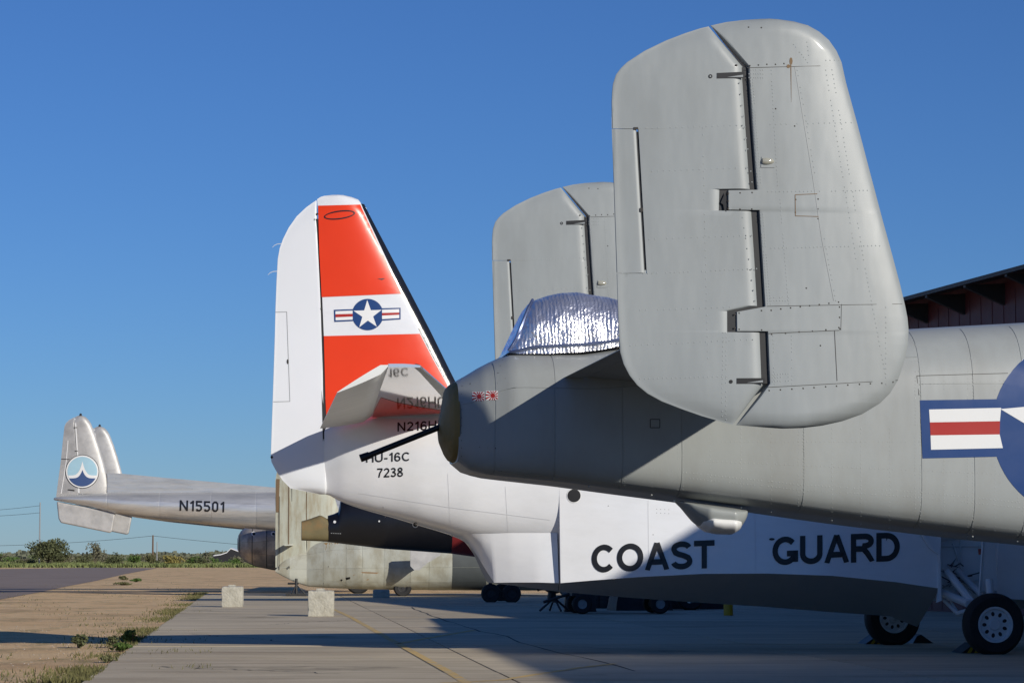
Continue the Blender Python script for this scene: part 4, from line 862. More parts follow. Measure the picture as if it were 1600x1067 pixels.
# high wing with engines and tip floats (outside the frame; they shade hull and apron)
WZ, WTE, WLE = 4.9, -.75, 4.1
for sg in (-1, 1):
    wing('wing', M['white'], hu, WLE, WTE, WLE - .5, WTE + 1.5, sg * .9, sg * 14.6, WZ, WZ + .25, t=.16)
    E_ = Loft(H, [(0, 0)], [(0, 0)], [(0, 1)]); E_.d0 = sg * 3.7; ks = np.array([1.0, 3.0, 5.5, 7.6, 7.9])
    E_.T = (ks, np.array([5.3, 5.9, 6.1, 6.0, 5.7])); E_.B = (ks, np.array([4.8, 4.3, 4.3, 4.4, 4.7])); E_.W = (ks, np.array([.2, .8, .85, .8, .5]))
    E_.build('engine_nacelle', 1.0, 7.9, M['white'], hu, ns=24, na=30)
    mb = MB()
    for k in range(3):
        a = k * 2 * math.pi / 3 + .4; mb.tube([(8.1, sg * 3.7, 5.2), (8.12, sg * 3.7 + 1.7 * math.cos(a), 5.2 + 1.7 * math.sin(a))], [.12, .05], 6)
    pr = mb.build('propeller', M['dark_steel'], hu); pr['kind'] = 'stuff'
    E_ = Loft(H, [(0, 0)], [(0, 0)], [(0, 1)]); E_.d0 = sg * 11.0; ks = np.array([.2, 2.2, 3.6, 4.2])
    E_.T = (ks, np.array([2.6, 2.9, 2.9, 2.7])); E_.B = (ks, np.array([2.5, 2.1, 2.1, 2.5])); E_.W = (ks, np.array([.05, .4, .38, .1]))
    fl = E_.build('tip_float', .2, 4.2, M['white'], hu, ns=20, na=24)
    mb = MB(); mb.tube([(1.6, sg * 11, 2.8), (1.6, sg * 11, 4.9)], .08, 8); mb.build('float_strut', M['white'], hu)

# ================================================================== SILVER TWIN-BOOM FREIGHTER
C0 = ground(128, 868 + CAMZ * FPX / 125.0)
C = Frame(-20.3, 125.0, 4.0)
c119 = C.root('cargo_aircraft', 'bare metal twin-boom freighter lettered N15501, far left behind the white rudder', 'aircraft')
BO = Loft(C, [(83.4, 778), (92, 775.5), (120, 772.5), (167.7, 769.6), (430, 768), (620, 766)], [(83.4, 780.5), (100, 784), (135, 790), (184, 802.7), (244.5, 811), (316.5, 818.5), (379.7, 824.8), (430, 829), (620, 840)], [(83.4, .03), (100, .3), (184, .55), (430, .82), (620, .9)], nt=2, nb=2)
cx_ = lambda px: C.at(px, 780)[0]
edges_ = [84, 168, 250, 330, 400, 470, 620]
boom = BO.build('tail_boom', cx_(84), cx_(620), M['silver'], c119, ns=70, na=40)
for i in range(len(edges_) - 1):
    for a0, a1 in ((-80, -32), (-32, 18), (18, 75)): BO.panel('skin_panel', cx_(edges_[i]) + .02, cx_(edges_[i + 1]), R(a0), R(a1), M['silver'], boom, ns=8, na=8, off=.012, gap=.022)
dor = [(167.7, 738.5), (188.4, 739.6), (259, 746.4), (345, 753.8), (430, 761.5), (500, 767), (500, 772), (167.7, 771)]
DP = Plate(C, 0, dor, .16, edge=.5); DP.strip('dorsal_fillet', [(167.8, 738.7), (167.8, 770.5)], [(168.2, 738.6), (188.4, 739.6), (259, 746.4), (345, 753.8), (430, 761.5), (500, 767), (500, 770.5)], M['silver'], c119, 60, 20, hfix=.10)
clf = [(123.7, 649), (116.5, 651.5), (108, 656), (103, 661), (100.7, 666), (98, 690), (95, 720.7), (91, 750), (87.7, 776)]
crg = [(123.7, 649), (129, 649.6), (133.8, 651.5), (138.5, 656), (142.4, 662), (149.6, 680.4), (156, 700), (161, 718), (166, 738), (168, 747), (169, 760), (167.7, 771)]
CP = Plate(C, 0, clf + [(167.7, 776)] + crg[::-1][:-1], .16, edge=.3)
hin = [(115.8, 652), (119, 680), (122.5, 730), (124, 771)]
cf = CP.strip('tail_fin', [(122, 649.2)] + [(x + .7, y) for x, y in hin], [(123.6, 649)] + crg[1:], M['silver_fin'], c119, 24, 50)
cr = CP.strip('rudder', clf[1:], [(116.0, 651.6)] + [(x - .4, y) for x, y in hin[1:]] + [(124, 776)], M['silver_fin'], c119, 20, 50, rr=.05)
cs = CP.surf
decal('hinge_cover', line([(116.8, 654), (118.2, 664), (121.5, 715), (123.2, 770)], 2.2), C, cs, M['white_mark'], cr, .02)
decal('rudder_tab_strip', line([(106.3, 688), (103.5, 720), (100, 744), (95.5, 771)], 1.3), C, cs, M['white_mark'], cr, .012)
decals('hinge_fitting', [[(115.5, 667.3), (120.5, 667.3), (120.5, 668.4), (115.5, 668.4)], [(117, 703.8), (122, 703.8), (122, 704.8), (117, 704.8)], [(96, 716.2), (109, 717), (109, 717.8), (96, 717)], [(106, 764), (116, 765), (117, 767), (106, 765.4)]], C, cs, M['screw'], cr, .03)
mb = MB(); s, z = C.at(126, 649.5); mb.lathe((s, 0, z), [(.001, .12), (.05, .10), (.07, 0)], 10, 'z'); mb.build('beacon', M['dark_steel'], cf)
index_children(); FINS_ = {o.name: list(KIDS.get(o.name, [])) for o in (cf, cr)}
em = decal('emblem', [disc(128.6, 736.5, 26.4, 48)], C, cs, M['screw'], cf, .022, 10, 'round sea emblem in a white ring')
M['pale_blue'] = mat('pale_blue_marking', (.36, .56, .66), .4, var=.08); M['navy'] = mat('navy_marking', (.05, .09, .22), .4)
decal('emblem_ring', [disc(128.6, 736.5, 25.4, 48)], C, cs, M['white_mark'], cf, .028, 10)
decal('emblem_sky', [disc(128.6, 736.5, 23.2, 48)], C, cs, M['pale_blue'], cf, .034, 10)
def wave(yo, pk, lft, rgt, off):
    up = [(lft, yo)]
    for k in range(13): t = k / 12; up.append((lft + (off - lft) * t, yo - (pk) * t ** 4.5))
    for k in range(13): t = 1 - k / 12; up.append((rgt - (rgt - off) * t, yo - (pk) * t ** 4.5))
    return up
def under(up, r, n=24):
    arc = [(128.6 + r * math.cos(a), 736.5 + r * math.sin(a)) for a in np.linspace(math.asin((up[-1][1] - 736.5) / r), math.pi - math.asin((up[0][1] - 736.5) / r), n)]; return up + arc[1:-1]
def halfw(y, r): return math.sqrt(r * r - (y - 736.5) ** 2)
y1 = 742.5; decal('emblem_wave', [under(wave(y1, 22, 128.6 - halfw(y1, 23.2), 128.6 + halfw(y1, 23.2), 128.8), 23.2)], C, cs, M['white_mark'], cf, .040)
y1 = 747; decal('emblem_sea', [under(wave(y1, 13, 128.6 - halfw(y1, 23.2), 128.6 + halfw(y1, 23.2), 128.8), 23.2)], C, cs, M['navy'], cf, .046)
stroke_word('registration_letter', 'N15501', [(281, 781), (351, 783.5), (350.5, 800), (280.5, 797.6)], C, BO.surf, M['letter'], boom, .17, .17, .035, True, grid=5)
index_children()
for o in (boom,): copy_tree(o, c119, (0, 10.6, 0))
vl = [(87.7, 787), (90, 800), (91.5, 810), (95, 816.5), (130, 824), (160, 830), (172.6, 832.6)]
vr = [(87.9, 784), (135, 790), (183, 801), (179.6, 812), (177, 822), (174, 831), (172.8, 832.6)]
def ventral(name, off):
    poly = [(88.5, 783), (91.5, 810), (95, 816.5), (172.6, 832.4), (175.5, 829), (181, 800)]
    mb = MB(); P_ = [C.at(*p) for p in poly]; n = len(P_); q = [(s, off - .10, z) for s, z in P_] + [(s, off + .10, z) for s, z in P_]
    mb.prism(P_, off - .09, off + .09); o = mb.build(name, M['silver_fin'], c119, False)
    bv = o.modifiers.new('bevel', 'BEVEL'); bv.width = .07; bv.segments = 3; bv.limit_method = 'ANGLE'; return o
ventral('ventral_fin', 0); ventral('ventral_fin', 10.6)
KIDS.update(FINS_)
for nm in (cf, cr): copy_tree(nm, c119, (0, 10.6, 0))
wing('tailplane', M['silver_fin'], c119, cx_(160), cx_(100), cx_(160), cx_(100), .3, 10.3, C.at(100, 779)[1], C.at(100, 779)[1], t=.1, nspan=3, tipround=False)
# freight pod
PD = Loft(C, [(371, 842), (373, 834), (378, 828), (384, 824), (400, 818), (460, 800), (620, 790)], [(371, 858), (374, 866), (380, 874), (388, 880), (400, 885), (428, 890.5), (470, 893), (620, 893)], [(371, .25), (376, .7), (390, 1.15), (430, 1.45), (620, 1.5)], nt=2.5, nb=2.5, d0=5.3)
ps = lambda px: C.at(px, 850, 5.3)[0]
pod = PD.build('freight_pod', ps(371.2), ps(619), M['darkgreen'], c119, ns=60, na=40)
ed = [371.5, 395, 417.5, 440, 480]
for i in range(4):
    for a0 in (-70, -45, -20, 5, 30, 55): PD.panel('skin_panel', ps(ed[i]), ps(ed[i + 1]), R(a0), R(a0 + 25), M['pod'], pod, ns=5, na=5, off=.012, gap=.022)
decals('pod_light', [disc(396, 833.5, 3.6, 14), disc(426.5, 833.5, 3.6, 14)], C, PD.surf, M['white_mark'], pod, .02)
decals('pod_lens', [disc(396.8, 833.8, 2.3, 12), disc(427.3, 833.8, 2.3, 12)], C, PD.surf, M['black'], pod, .03)
for d_ in (0, 10.6):
    mb = MB(); sx = cx_(560); mb.tube([(sx, d_, .7), (sx, d_, 3.5)], .12, 8); mb.build('gear_leg', M['steel'], c119)
    for k in (-.4, .4): wheel(c119, sx, d_ + k, .6, .6, .35, .28, 0, -1, 'main_wheel')
wing('wing', M['silver'], c119, cx_(680) + 2, cx_(620), cx_(680) + 1, cx_(640), -9, 19, 4.6, 4.6, t=.14, nspan=4)

# ================================================================== WEATHERED GREY-GREEN AIRCRAFT
G = Frame(-7.0, 118.0, 5.0)
ga = G.root('derelict_aircraft', 'faded grey-green derelict aircraft with rust streaks, sitting low beneath the white rudder', 'aircraft')
gs = lambda px, d=0: G.at(px, 880, d)[0]
GB = Loft(G, [(430, 890), (445, 872), (470, 852), (520, 838), (620, 832), (700, 830), (900, 826)], [(430, 893), (439, 898.5), (450, 904), (459.5, 908.6), (480, 915.6), (508, 918), (589, 921), (753, 922), (900, 922)], [(430, .06), (445, .10), (480, .20), (510, .55), (560, 1.0), (700, 1.35), (900, 1.4)], nt=2.3, nb=2.6)
gb = GB.build('fuselage', gs(430.3), gs(890), M['green'], ga, ns=80, na=48)
ed = [452, 480, 506, 541, 566, 600, 641, 670, 706, 760]
for i in range(len(ed) - 1):
    for a0, a1 in ((-72, -40), (-40, -8), (-8, 25), (25, 60)): GB.panel('skin_panel', gs(ed[i], -1), gs(ed[i + 1], -1), R(a0), R(a1), M['darkgreen'] if i >= 8 else M['green'], gb, ns=6, na=6, off=.010, gap=.010)  # last panels use a darker colour: the shade there is painted in
gl = [(437, 700), (433, 735), (430.3, 750), (430.3, 892)]
GP = Plate(G, 0, [(437, 700), (433, 735), (430.3, 750), (430.3, 892.6), (480, 886), (540, 884), (536, 820), (524, 780), (512, 740), (500, 700)], .22, edge=.2)
gf = GP.strip('tail_fin', [(479.6, 700), (479.6, 886)], [(500, 700), (512, 740), (524, 780), (536, 820), (540, 884)], M['green2'], ga, 20, 30)
gr = GP.strip('rudder', gl, [(479.2, 700), (479.2, 886.4)], M['green2'], ga, 24, 40, rr=.05)
g_s = GP.surf
decal('rust_edge', line([(434.5, 748), (433.5, 780), (434, 800)], 5) + line([(451.5, 752), (451, 852)], 1.3) + line([(479.3, 770), (479, 800), (479.2, 886)], .9), G, g_s, M['rust'], gr, .02)['kind'] = 'stuff'
decal('rudder_seam', line([(436.5, 775), (436, 890)], .9) + line([(431, 892), (479.6, 886.4)], 1.0) + line([(456, 760), (456, 890)], .7), G, g_s, M['screw'], gr, .015)['kind'] = 'stuff'
rnd = random.Random(4)
decal('rust_streaks', [[(x, 848), (x + rnd.uniform(.8, 2.4), 848), (x + rnd.uniform(0, 1.5), 848 + rnd.uniform(8, 28))] for x in [rnd.uniform(505, 528) for _ in range(14)]], G, GB.surf, mat('bright_rust', (.30, .17, .05), .9, var=.3), gb, .02)['kind'] = 'stuff'
decal('crack_line', line([(519, 850), (513, 885), (505, 912)], .7) + line([(541, 855), (543, 905)], .7), G, GB.surf, M['screw'], gb, .016)['kind'] = 'stuff'
decals('skin_hole', [disc(533.5, 906, 1.6, 8), [(540, 902), (547, 901), (547, 904), (541, 906)], disc(451.5, 886, 1.1, 8, 2.4)], G, lambda s, z: min(GB.surf(s, z), -.2), M['black'], gb, .02)
decal('primer_patch', [[(552, 898), (566, 893), (592, 894), (575, 906), (556, 911)]], G, GB.surf, mat('tan_primer', (.34, .22, .12), .8, var=.2), gb, .018)
mb = MB(); mb.prism([G.at(*p, -2.2) for p in ((641, 860), (688, 860), (688, 867), (668, 879), (655, 890.5), (647, 890), (641, 884))], -2.3, -2.15); mb.build('gear_door', M['silver_fin'], ga, False)
mb = MB(); mb.prism([G.at(*p, -.5) for p in ((443, 851), (458, 849.5), (458, 852), (445, 852.6))], -1.6, -.1); mb.build('tab_arm', M['green'], ga, False)
mb = MB()
s, z = G.at(463, 907, -.3); mb.tube([(s, -.3, 0.05), (s, -.3, z + .1)], .06, 8); mb.box((s - .45, -.75, 0.03), (s + .45, .15, .13)); mb.tube([(s - .38, -.3, z - .12), (s + .1, -.3, z - .12)], .05, 6)
for k in range(3): a = k * 2.1; mb.tube([(s, -.3, .55), (s + .4 * math.cos(a), -.3 + .4 * math.sin(a), .1)], .03, 6)
jack = mb.build('tail_jack', M['dark_steel'], None); jack.location = G.o; jack.rotation_euler = (0, 0, G.th); tag(jack, 'black tail jack standing under the grey-green aircraft', 'jack stand')
s = gs(628); wheel(ga, s, -.6, .40, .40, .3, .2, 0, -1, 'main_wheel', 'dark_steel')

# ================================================================== BLACK AIRCRAFT WITH RED BAND
K = Frame(0.0, 102.0, 6.0)
ka = K.root('black_aircraft', 'black tail boom with dark red band and rusty olive end, slung under the white hull', 'aircraft')
ks_ = lambda px: K.at(px, 850)[0]
KB = Loft(K, [(512, 805.5), (522, 802.5), (529, 799), (531, 784), (545, 776), (700, 770), (900, 770)], [(512, 846.5), (600, 857), (704, 864.5), (741, 869.6), (830, 874), (900, 874)], [(512, .40), (600, .75), (741, 1.0), (900, 1.1)], nt=2.2, nb=2.4)
KB.build('fuselage', ks_(512), ks_(704), M['gloss_black'], ka, ns=60, na=44)
KB.build('red_band', ks_(704), ks_(760), M['darkred'], ka, ns=12, na=44)
KB.build('fuselage', ks_(760), ks_(890), M['gloss_black'], ka, ns=12, na=44)
KT = Loft(K, [(471, 814), (485, 810), (500, 804.5), (504, 806), (512.5, 811)], [(471, 844), (512.5, 846)], [(471, .34), (512.5, .40)], nt=3.5, nb=3.5)
tc_ = KT.build('tail_cap', ks_(471), ks_(512.4), M['olive2'], ka, ns=12, na=40)
KF = Loft(K, [(486, 812), (503, 806), (510, 810)], [(486, 816), (503, 812), (510, 812)], [(486, .36), (510, .40)], nt=2, nb=2)
decals('rivet_patch', [disc(523, 815, 2.2, 10), disc(592.5, 814, 1.4, 8)], K, KB.surf, M['white_mark'], ka, .02)
decal('stencil', [[(517 + 3.4 * i, 832.0 + .15 * i), (519.2 + 3.4 * i, 832.1 + .15 * i), (519.2 + 3.4 * i, 833.4 + .15 * i), (517 + 3.4 * i, 833.2 + .15 * i)] for i in range(5)], K, KB.surf, M['steel'], ka, .02)['kind'] = 'stuff'
s, z = K.at(798, 928, 0)
for d_ in (-.35, 3.2): wheel(ka, s, d_, .36 if d_ < 0 else .36, .36, .28, .17, 0, -1, 'main_wheel', 'dark_steel')
wheel(ka, K.at(766, 928, 0)[0], -.2, .37, .37, .3, .17, 0, -1, 'main_wheel', 'dark_steel')
mb = MB(); mb.tube([(s, -.1, .4), (s, 0, 2.6)], .09, 8); mb.tube([(s - .9, -.1, .4), (s - .2, 0, 2.6)], .07, 8); mb.build('gear_leg', M['dark_steel'], ka)

# ================================================================== HANGAR
HGH = 10.0
w0 = ray(1409.6, 464.7); w1_ = ray(1600, 413); A_ = Vector((0, 0, CAMZ)) + w0 * ((HGH - CAMZ) / w0.z); B_ = Vector((0, 0, CAMZ)) + w1_ * ((HGH - CAMZ) / w1_.z)
dirw = (B_ - A_).normalized(); print('hangar', A_, B_)
A_ = A_ - dirw * 8; L_ = 44.0
hg = bpy.data.objects.new('hangar', None); COL.objects.link(hg); hg.location = (A_.x, A_.y, 0); hg.rotation_euler = (0, 0, math.atan2(dirw.y, dirw.x)); tag(hg, 'dark maroon hangar with overhanging roof, right edge beyond the bomber', 'hangar')
def hangar_at(hg, L_, WD, HGH):
    # local x runs towards the viewer along the wall, local y away to the right
    mb = MB(); mb.box((0.4, 1.3, 0), (L_ - .4, 1.5, HGH + .12)); wl = mb.build('wall', M['maroon'], hg, False)
    mb = MB()
    for k in range(int(L_ / .9)): mb.box((.5 + k * .9, 1.285, .1), (.58 + k * .9, 1.302, HGH - .3))
    o = mb.build('wall_ribs', M['maroon'], wl, False); o['kind'] = 'stuff'
    mb = MB(); mb.box((.4, 1.5, 0), (.6, WD, HGH - .2)); mb.box((L_ - .6, 1.5, 0), (L_ - .4, WD, HGH - .2)); mb.box((.4, WD, 0), (L_ - .4, WD + .2, HGH - .2)); mb.build('end_wall', M['maroon'], hg, False)
    mb = MB(); mb.add([(-.6, 0, HGH), (L_ + .6, 0, HGH), (L_ + .6, WD / 2 + .7, HGH + 2.6), (-.6, WD / 2 + .7, HGH + 2.6), (L_ + .6, WD + 1.4, HGH), (-.6, WD + 1.4, HGH),
                       (-.6, 0, HGH - .12), (L_ + .6, 0, HGH - .12), (L_ + .6, WD / 2 + .7, HGH + 2.45), (-.6, WD / 2 + .7, HGH + 2.45), (L_ + .6, WD + 1.4, HGH - .12), (-.6, WD + 1.4, HGH - .12)],
                      [(0, 1, 2, 3), (3, 2, 4, 5), (6, 9, 8, 7), (9, 11, 10, 8), (0, 6, 7, 1), (5, 4, 10, 11), (0, 3, 9, 6), (3, 5, 11, 9), (1, 7, 8, 2), (2, 8, 10, 4)]); mb.build('roof', M['roof'], hg, False)
    for k in range(int(L_ / 3.2)):
        mb = MB(); x = .3 + k * 3.2; mb.add([(x, .05, HGH - .13), (x + .18, .05, HGH - .13), (x + .18, 1.4, HGH - .05), (x, 1.4, HGH - .05), (x, .05, HGH - .2), (x + .18, .05, HGH - .2), (x + .18, 1.4, HGH - .75), (x, 1.4, HGH - .75)], [(0, 1, 2, 3), (4, 7, 6, 5), (0, 4, 5, 1), (1, 5, 6, 2), (2, 6, 7, 3), (3, 7, 4, 0)]); mb.build('rafter_bracket', M['roof'], hg, False)
    
hangar_at(hg, L_, 26, HGH)
# the next hangar in the row, out of the frame to the right: its shade lies over hull and apron
E0, E1 = Vector((16.3, 45.5, 0)), Vector((19.85, 8.0, 0)); dr = (E1 - E0).normalized()
hg2 = bpy.data.objects.new('hangar', None); COL.objects.link(hg2); hg2.location = E0; hg2.rotation_euler = (0, 0, math.atan2(dr.y, dr.x)); tag(hg2, 'nearer maroon hangar outside the right edge, shading the apron', 'hangar')
hangar_at(hg2, (E1 - E0).length, 22, 10.0)

# ================================================================== CONCRETE BLOCKS
def cblock(x0, x1, yb, yt, label, lug=True, rot=3):
    p = ground((x0 + x1) / 2, yb, .034); Y = p.y; w = (x1 - x0) / FPX * Y; h = (yb - yt) / FPX * Y; rnd = random.Random(int(x0))
    bm = bmesh.new(); bmesh.ops.create_cube(bm, size=1); bmesh.ops.subdivide_edges(bm, edges=bm.edges, cuts=7, use_grid_fill=True)
    for v in bm.verts:
        c = v.co.copy(); e = sum(abs(abs(q) - .5) < 1e-3 for q in c); v.co = Vector((c.x * w, c.y * w, (c.z + .5) * h))
        if e >= 2: k = .012 + .02 * rnd.random() * (rnd.random() < .5); v.co.x -= math.copysign(k, c.x) * (abs(c.x) > .49); v.co.y -= math.copysign(k, c.y) * (abs(c.y) > .49); v.co.z -= math.copysign(k, c.z) * (c.z > .49)
        else: v.co += Vector([rnd.uniform(-.004, .004) for _ in range(3)])
    me = bpy.data.meshes.new('concrete_block'); bm.to_mesh(me); bm.free()
    o = link('concrete_block', me, M['concrete_block'], None, True, 50); o.location = p + Vector((0, w / 2, 0)); o.rotation_euler = (0, 0, R(rot)); tag(o, label, 'concrete block', 'concrete tie-down blocks on the apron')
    if lug:
        mb = MB(); mb.box((-.14, -.1, h - .005), (.10, .12, h + .055)); q = mb.build('lifting_lug', M['concrete_block'], o, False); q.parent = o
    return o
cblock(345, 378, 948, 916, 'smaller concrete block at the sand edge, left of the taller one')
cblock(480, 520.5, 962.5, 922.5, 'tallest concrete block with lifting lug, beneath the grey-green fin')
cblock(582, 608, 934, 921, 'small concrete block under the belly of the grey-green aircraft', False)

# ================================================================== THINGS IN THE SHADE UNDER THE HULL
def atg(px, py): return ground(px, py, .034)
def place(o, px, py, rot=0): o.location = atg(px, py); o.rotation_euler = (0, 0, R(rot)); return o
# yellow post
mb = MB(); mb.lathe((0, 0, 0), [(.001, .001), (.14, 0), (.14, 1.0), (.12, 1.06), (.001, 1.08)], 20, 'z'); o = place(mb.build('bollard', M['yellow']), 1138, 961); tag(o, 'yellow bollard behind the grey keel', 'bollard')
# engine stand
es = bpy.data.objects.new('engine_stand', None); COL.objects.link(es); place(es, 866, 956, 8); tag(es, 'dark engine stand with splayed feet, in shade under the white hull step', 'engine stand')
mb = MB()
for a in (.3, 1.7, 3.4, 5.0): mb.tube([(0, 0, .45), (.5 * math.cos(a), .5 * math.sin(a), .05)], .035, 6)
mb.tube([(0, 0, .3), (0, 0, .9)], .06, 8); mb.build('stand_frame', M['dark_steel'], es)
mb = MB(); mb.lathe((0, -.2, 1.0), [(.001, 0), (.30, 0), (.42, .1), (.42, .4), (.25, .5), (.001, .5)], 18); mb.build('engine_core', M['dark_steel'], es)
for k in range(7):
    a = 2 * math.pi * k / 7; mb = MB(); mb.tube([(.3 * math.cos(a), 0, 1 + .3 * math.sin(a)), (.62 * math.cos(a), .02, 1 + .62 * math.sin(a))], [.12, .09], 8); mb.build('engine_cylinder', M['steel'] if k % 3 == 0 else M['dark_steel'], es)
# trailer with two wheels
tr_ = bpy.data.objects.new('equipment_trailer', None); COL.objects.link(tr_); place(tr_, 965, 958, 6); tag(tr_, 'long dark equipment trailer with small wheels, under the grey keel', 'trailer')
mb = MB(); mb.box((-1.5, -.7, .55), (1.5, .7, .68)); mb.tube([(-1.5, 0, .6), (-2.3, 0, .35)], .05, 6); mb.build('bed', M['dark_steel'], tr_)
mb = MB(); mb.box((-1.1, -.5, .69), (.9, .5, 1.25)); mb.build('crate', M['dark_steel'], tr_, False)
for x in (-1.2, 1.2):
    mb = MB(); mb.tube([(x, -.8, .3), (x, .8, .3)], .04, 6); mb.tube([(x, -.5, .3), (x + .2, -.5, .6)], .035, 6); mb.build('axle', M['dark_steel'], tr_)
    for sg in (-.75, .75): wheel(tr_, x, sg, .30, .30, .18, .14, 0, -1, 'wheel', 'steel')
mb = MB(); mb.lathe((0, 0, .42), [(.2, -.22), (.38, -.25), (.45, -.12), (.45, .12), (.38, .25), (.2, .22), (.2, -.22)], 28); o = place(mb.build('aircraft_tyre', M['tyre']), 1078, 952.5); tag(o, 'spare black tyre upright on the apron, under the grey keel', 'tyre')
for px, nm in ((1026, 'small wheeled dolly right beside the dark trailer'),):
    dl = bpy.data.objects.new('wheel_dolly', None); COL.objects.link(dl); place(dl, px, 950, 0); tag(dl, nm, 'dolly'); mb = MB(); mb.box((-.4, -.3, .25), (.4, .3, .32)); mb.tube([(.4, 0, .3), (.75, 0, .9)], .03, 6); mb.build('dolly_frame', M['dark_steel'], dl)
    for x in (-.3, .3):
        for y in (-.35, .35): wheel(dl, x, y, .14, .14, .07, .06, 0, -1, 'wheel', 'steel')
# covered and loose equipment crowding the shade
def lump(px, py, w, d, h, label, seed):
    rnd = random.Random(seed); bm = bmesh.new(); bmesh.ops.create_cube(bm, size=1); bmesh.ops.subdivide_edges(bm, edges=bm.edges, cuts=6, use_grid_fill=True)
    for v in bm.verts:
        q = v.co.copy(); t = q.z + .5; sag = 1 + .12 * (1 - t) + .05 * math.sin(q.x * 21 + seed) * (1 - t * .5); v.co = Vector((q.x * w * sag, q.y * d * sag, t * h * (1 - .16 * (abs(q.x) * 2) ** 2 - .10 * (abs(q.y) * 2) ** 2 + .06 * math.sin(q.x * 9 + seed)))) + Vector([rnd.uniform(-.012, .012) for _ in range(3)])
        if t < .01: v.co.z = 0
    me = bpy.data.meshes.new('covered_pallet'); bm.to_mesh(me); bm.free(); o = place(link('covered_pallet', me, M['dark_steel'], None, True, 50), px, py, seed * 7 % 20); tag(o, label, 'covered load', 'covered loads under the keel'); return o
lump(905, 955, .9, .8, .95, 'dark tarpaulin-covered load just right of the engine stand', 3)
lump(1000, 953, 1.7, .9, .8, 'long low covered load behind the dark trailer', 5)
lump(1052, 951, .7, .7, .75, 'small covered load between the dolly and the spare tyre', 8)
lump(1105, 951, .8, .8, .6, 'low covered load between the spare tyre and the yellow bollard', 11)
for k, (x, lb) in enumerate(((930, 'left one of two dark oil drums beneath the hull'), (944, 'right one of two dark oil drums beneath the hull'))):
    mb = MB(); mb.lathe((0, 0, 0), [(.001, 0), (.28, 0), (.29, .02), (.28, .28), (.295, .30), (.28, .32), (.28, .58), (.295, .60), (.28, .62), (.28, .86), (.29, .88), (.27, .87), (.001, .86)], 20, 'z'); o = place(mb.build('oil_drum', M['dark_steel']), x, 950); tag(o, lb, 'drum', 'oil drums in the shade')
# wheel chocks
for x, y, lb in ((1512, 1019, 'yellow and black chock behind the near main wheel of the flying boat'), (1362, 1005, 'yellow and black chock behind the far main wheel'), (1436, 1004, 'dark chock in front of the far main wheel')):
    ck = bpy.data.objects.new('wheel_chock', None); COL.objects.link(ck); place(ck, x, y, 8); tag(ck, lb, 'wheel chock', 'chocks at the main wheels'); w = .22
    mb = MB(); mb.prism([(-w, 0), (w, 0), (w * .6, .15), (w * .2, .18), (-w * .2, .12)] if x != 1436 else [(w, 0), (-w, 0), (-w * .6, .15), (-w * .2, .18), (w * .2, .12)], -.3, .3); mb.build('chock_body', M['black'], ck, False)
    if x != 1436:
        for k in (-.5, .1):
            mb = MB(); mb.prism([(k * w, .002), (k * w + .07, .002), (k * w + .15, .13), (k * w + .08, .12)], -.304, -.300); mb.build('chock_stripe', M['yellow'], ck, False)

# ================================================================== POLES, WIRES, TENT
def pole(px, yt, Y, r, m, label, arms=False):
    x = (px - CX) / FPX * Y; z = CAMZ + (HOR - yt) / FPX * Y; o = bpy.data.objects.new('utility_pole', None); COL.objects.link(o); o.location = (x, Y, 0); tag(o, label, 'pole')
    mb = MB(); mb.tube([(0, 0, 0), (0, 0, z)], [r, r * .7], 10); mb.build('pole_shaft', M[m], o)
    if arms: mb = MB(); mb.box((-.9, -.06, z - .5), (.9, .06, z - .38)); mb.build('cross_arm', M[m], o, False)
    return Vector((x, Y, z))
p1 = pole(64, 785, 430, .13, 'steel', 'tall thin grey pole in front of the dark round tree')
p2 = pole(240.5, 836, 430, .17, 'wood', 'brown wooden utility pole standing in the scrub')
p3 = pole(247, 846.5, 520, .13, 'steel', 'short grey pole just right of the brown wooden one')
def wire(a, b, sag, label):
    mb = MB(); mb.tube([a + (b - a) * t + Vector((0, 0, -sag * 4 * t * (1 - t))) for t in [i / 20 for i in range(21)]], .028, 5); o = mb.build('power_line', M['dark_steel']); tag(o, label, 'cable', 'overhead wires across the sky')
def apt(px, py, Y): return Vector(((px - CX) / FPX * Y, Y, CAMZ + (HOR - py) / FPX * Y))
wire(apt(-60, 853, 430), apt(240.5, 837, 430), .4, 'lower dark wire running left from the wooden pole'); wire(apt(240.5, 837, 430), apt(560, 862, 430), .3, 'wire running right from the wooden pole')
wire(apt(-60, 800, 430), apt(64, 790, 430), .15, 'upper faint wire reaching the tall grey pole'); wire(apt(-60, 808, 430), apt(64, 801, 430), .15, 'second faint wire just below the upper one')
tn = bpy.data.objects.new('white_canopy', None); COL.objects.link(tn); tn.location = apt(362, 868, 520); tn.location.z = 0; tag(tn, 'distant white curved canopy roof at the edge of the scrub', 'canopy')
tp_ = [(-3.4, 1.9), (-2, 2.1), (-.8, 2.5), (0, 3.3), (.8, 3.0), (1.6, 2.7), (2.4, 3.2), (3.4, 3.4)]
mb = MB(); n = len(tp_)
for y0 in (0,): mb.add([(x, 0, z) for x, z in tp_] + [(x, 4, z + .1) for x, z in tp_], [(i, i + 1, n + i + 1, n + i) for i in range(n - 1)])
mb.add([(x, -.02, z) for x, z in tp_] + [(x, -.02, z - .16) for x, z in tp_], [(i, n + i, n + i + 1, i + 1) for i in range(n - 1)]); mb.build('canopy_roof', M['white_mark'], tn, False)
mb = MB(); mb.add([(x, .05, z - .1) for x, z in tp_] + [(x, .05, 0) for x, z in tp_], [(i, n + i, n + i + 1, i + 1) for i in range(n - 1)]); mb.build('canopy_side', M['dark_steel'], tn, False)

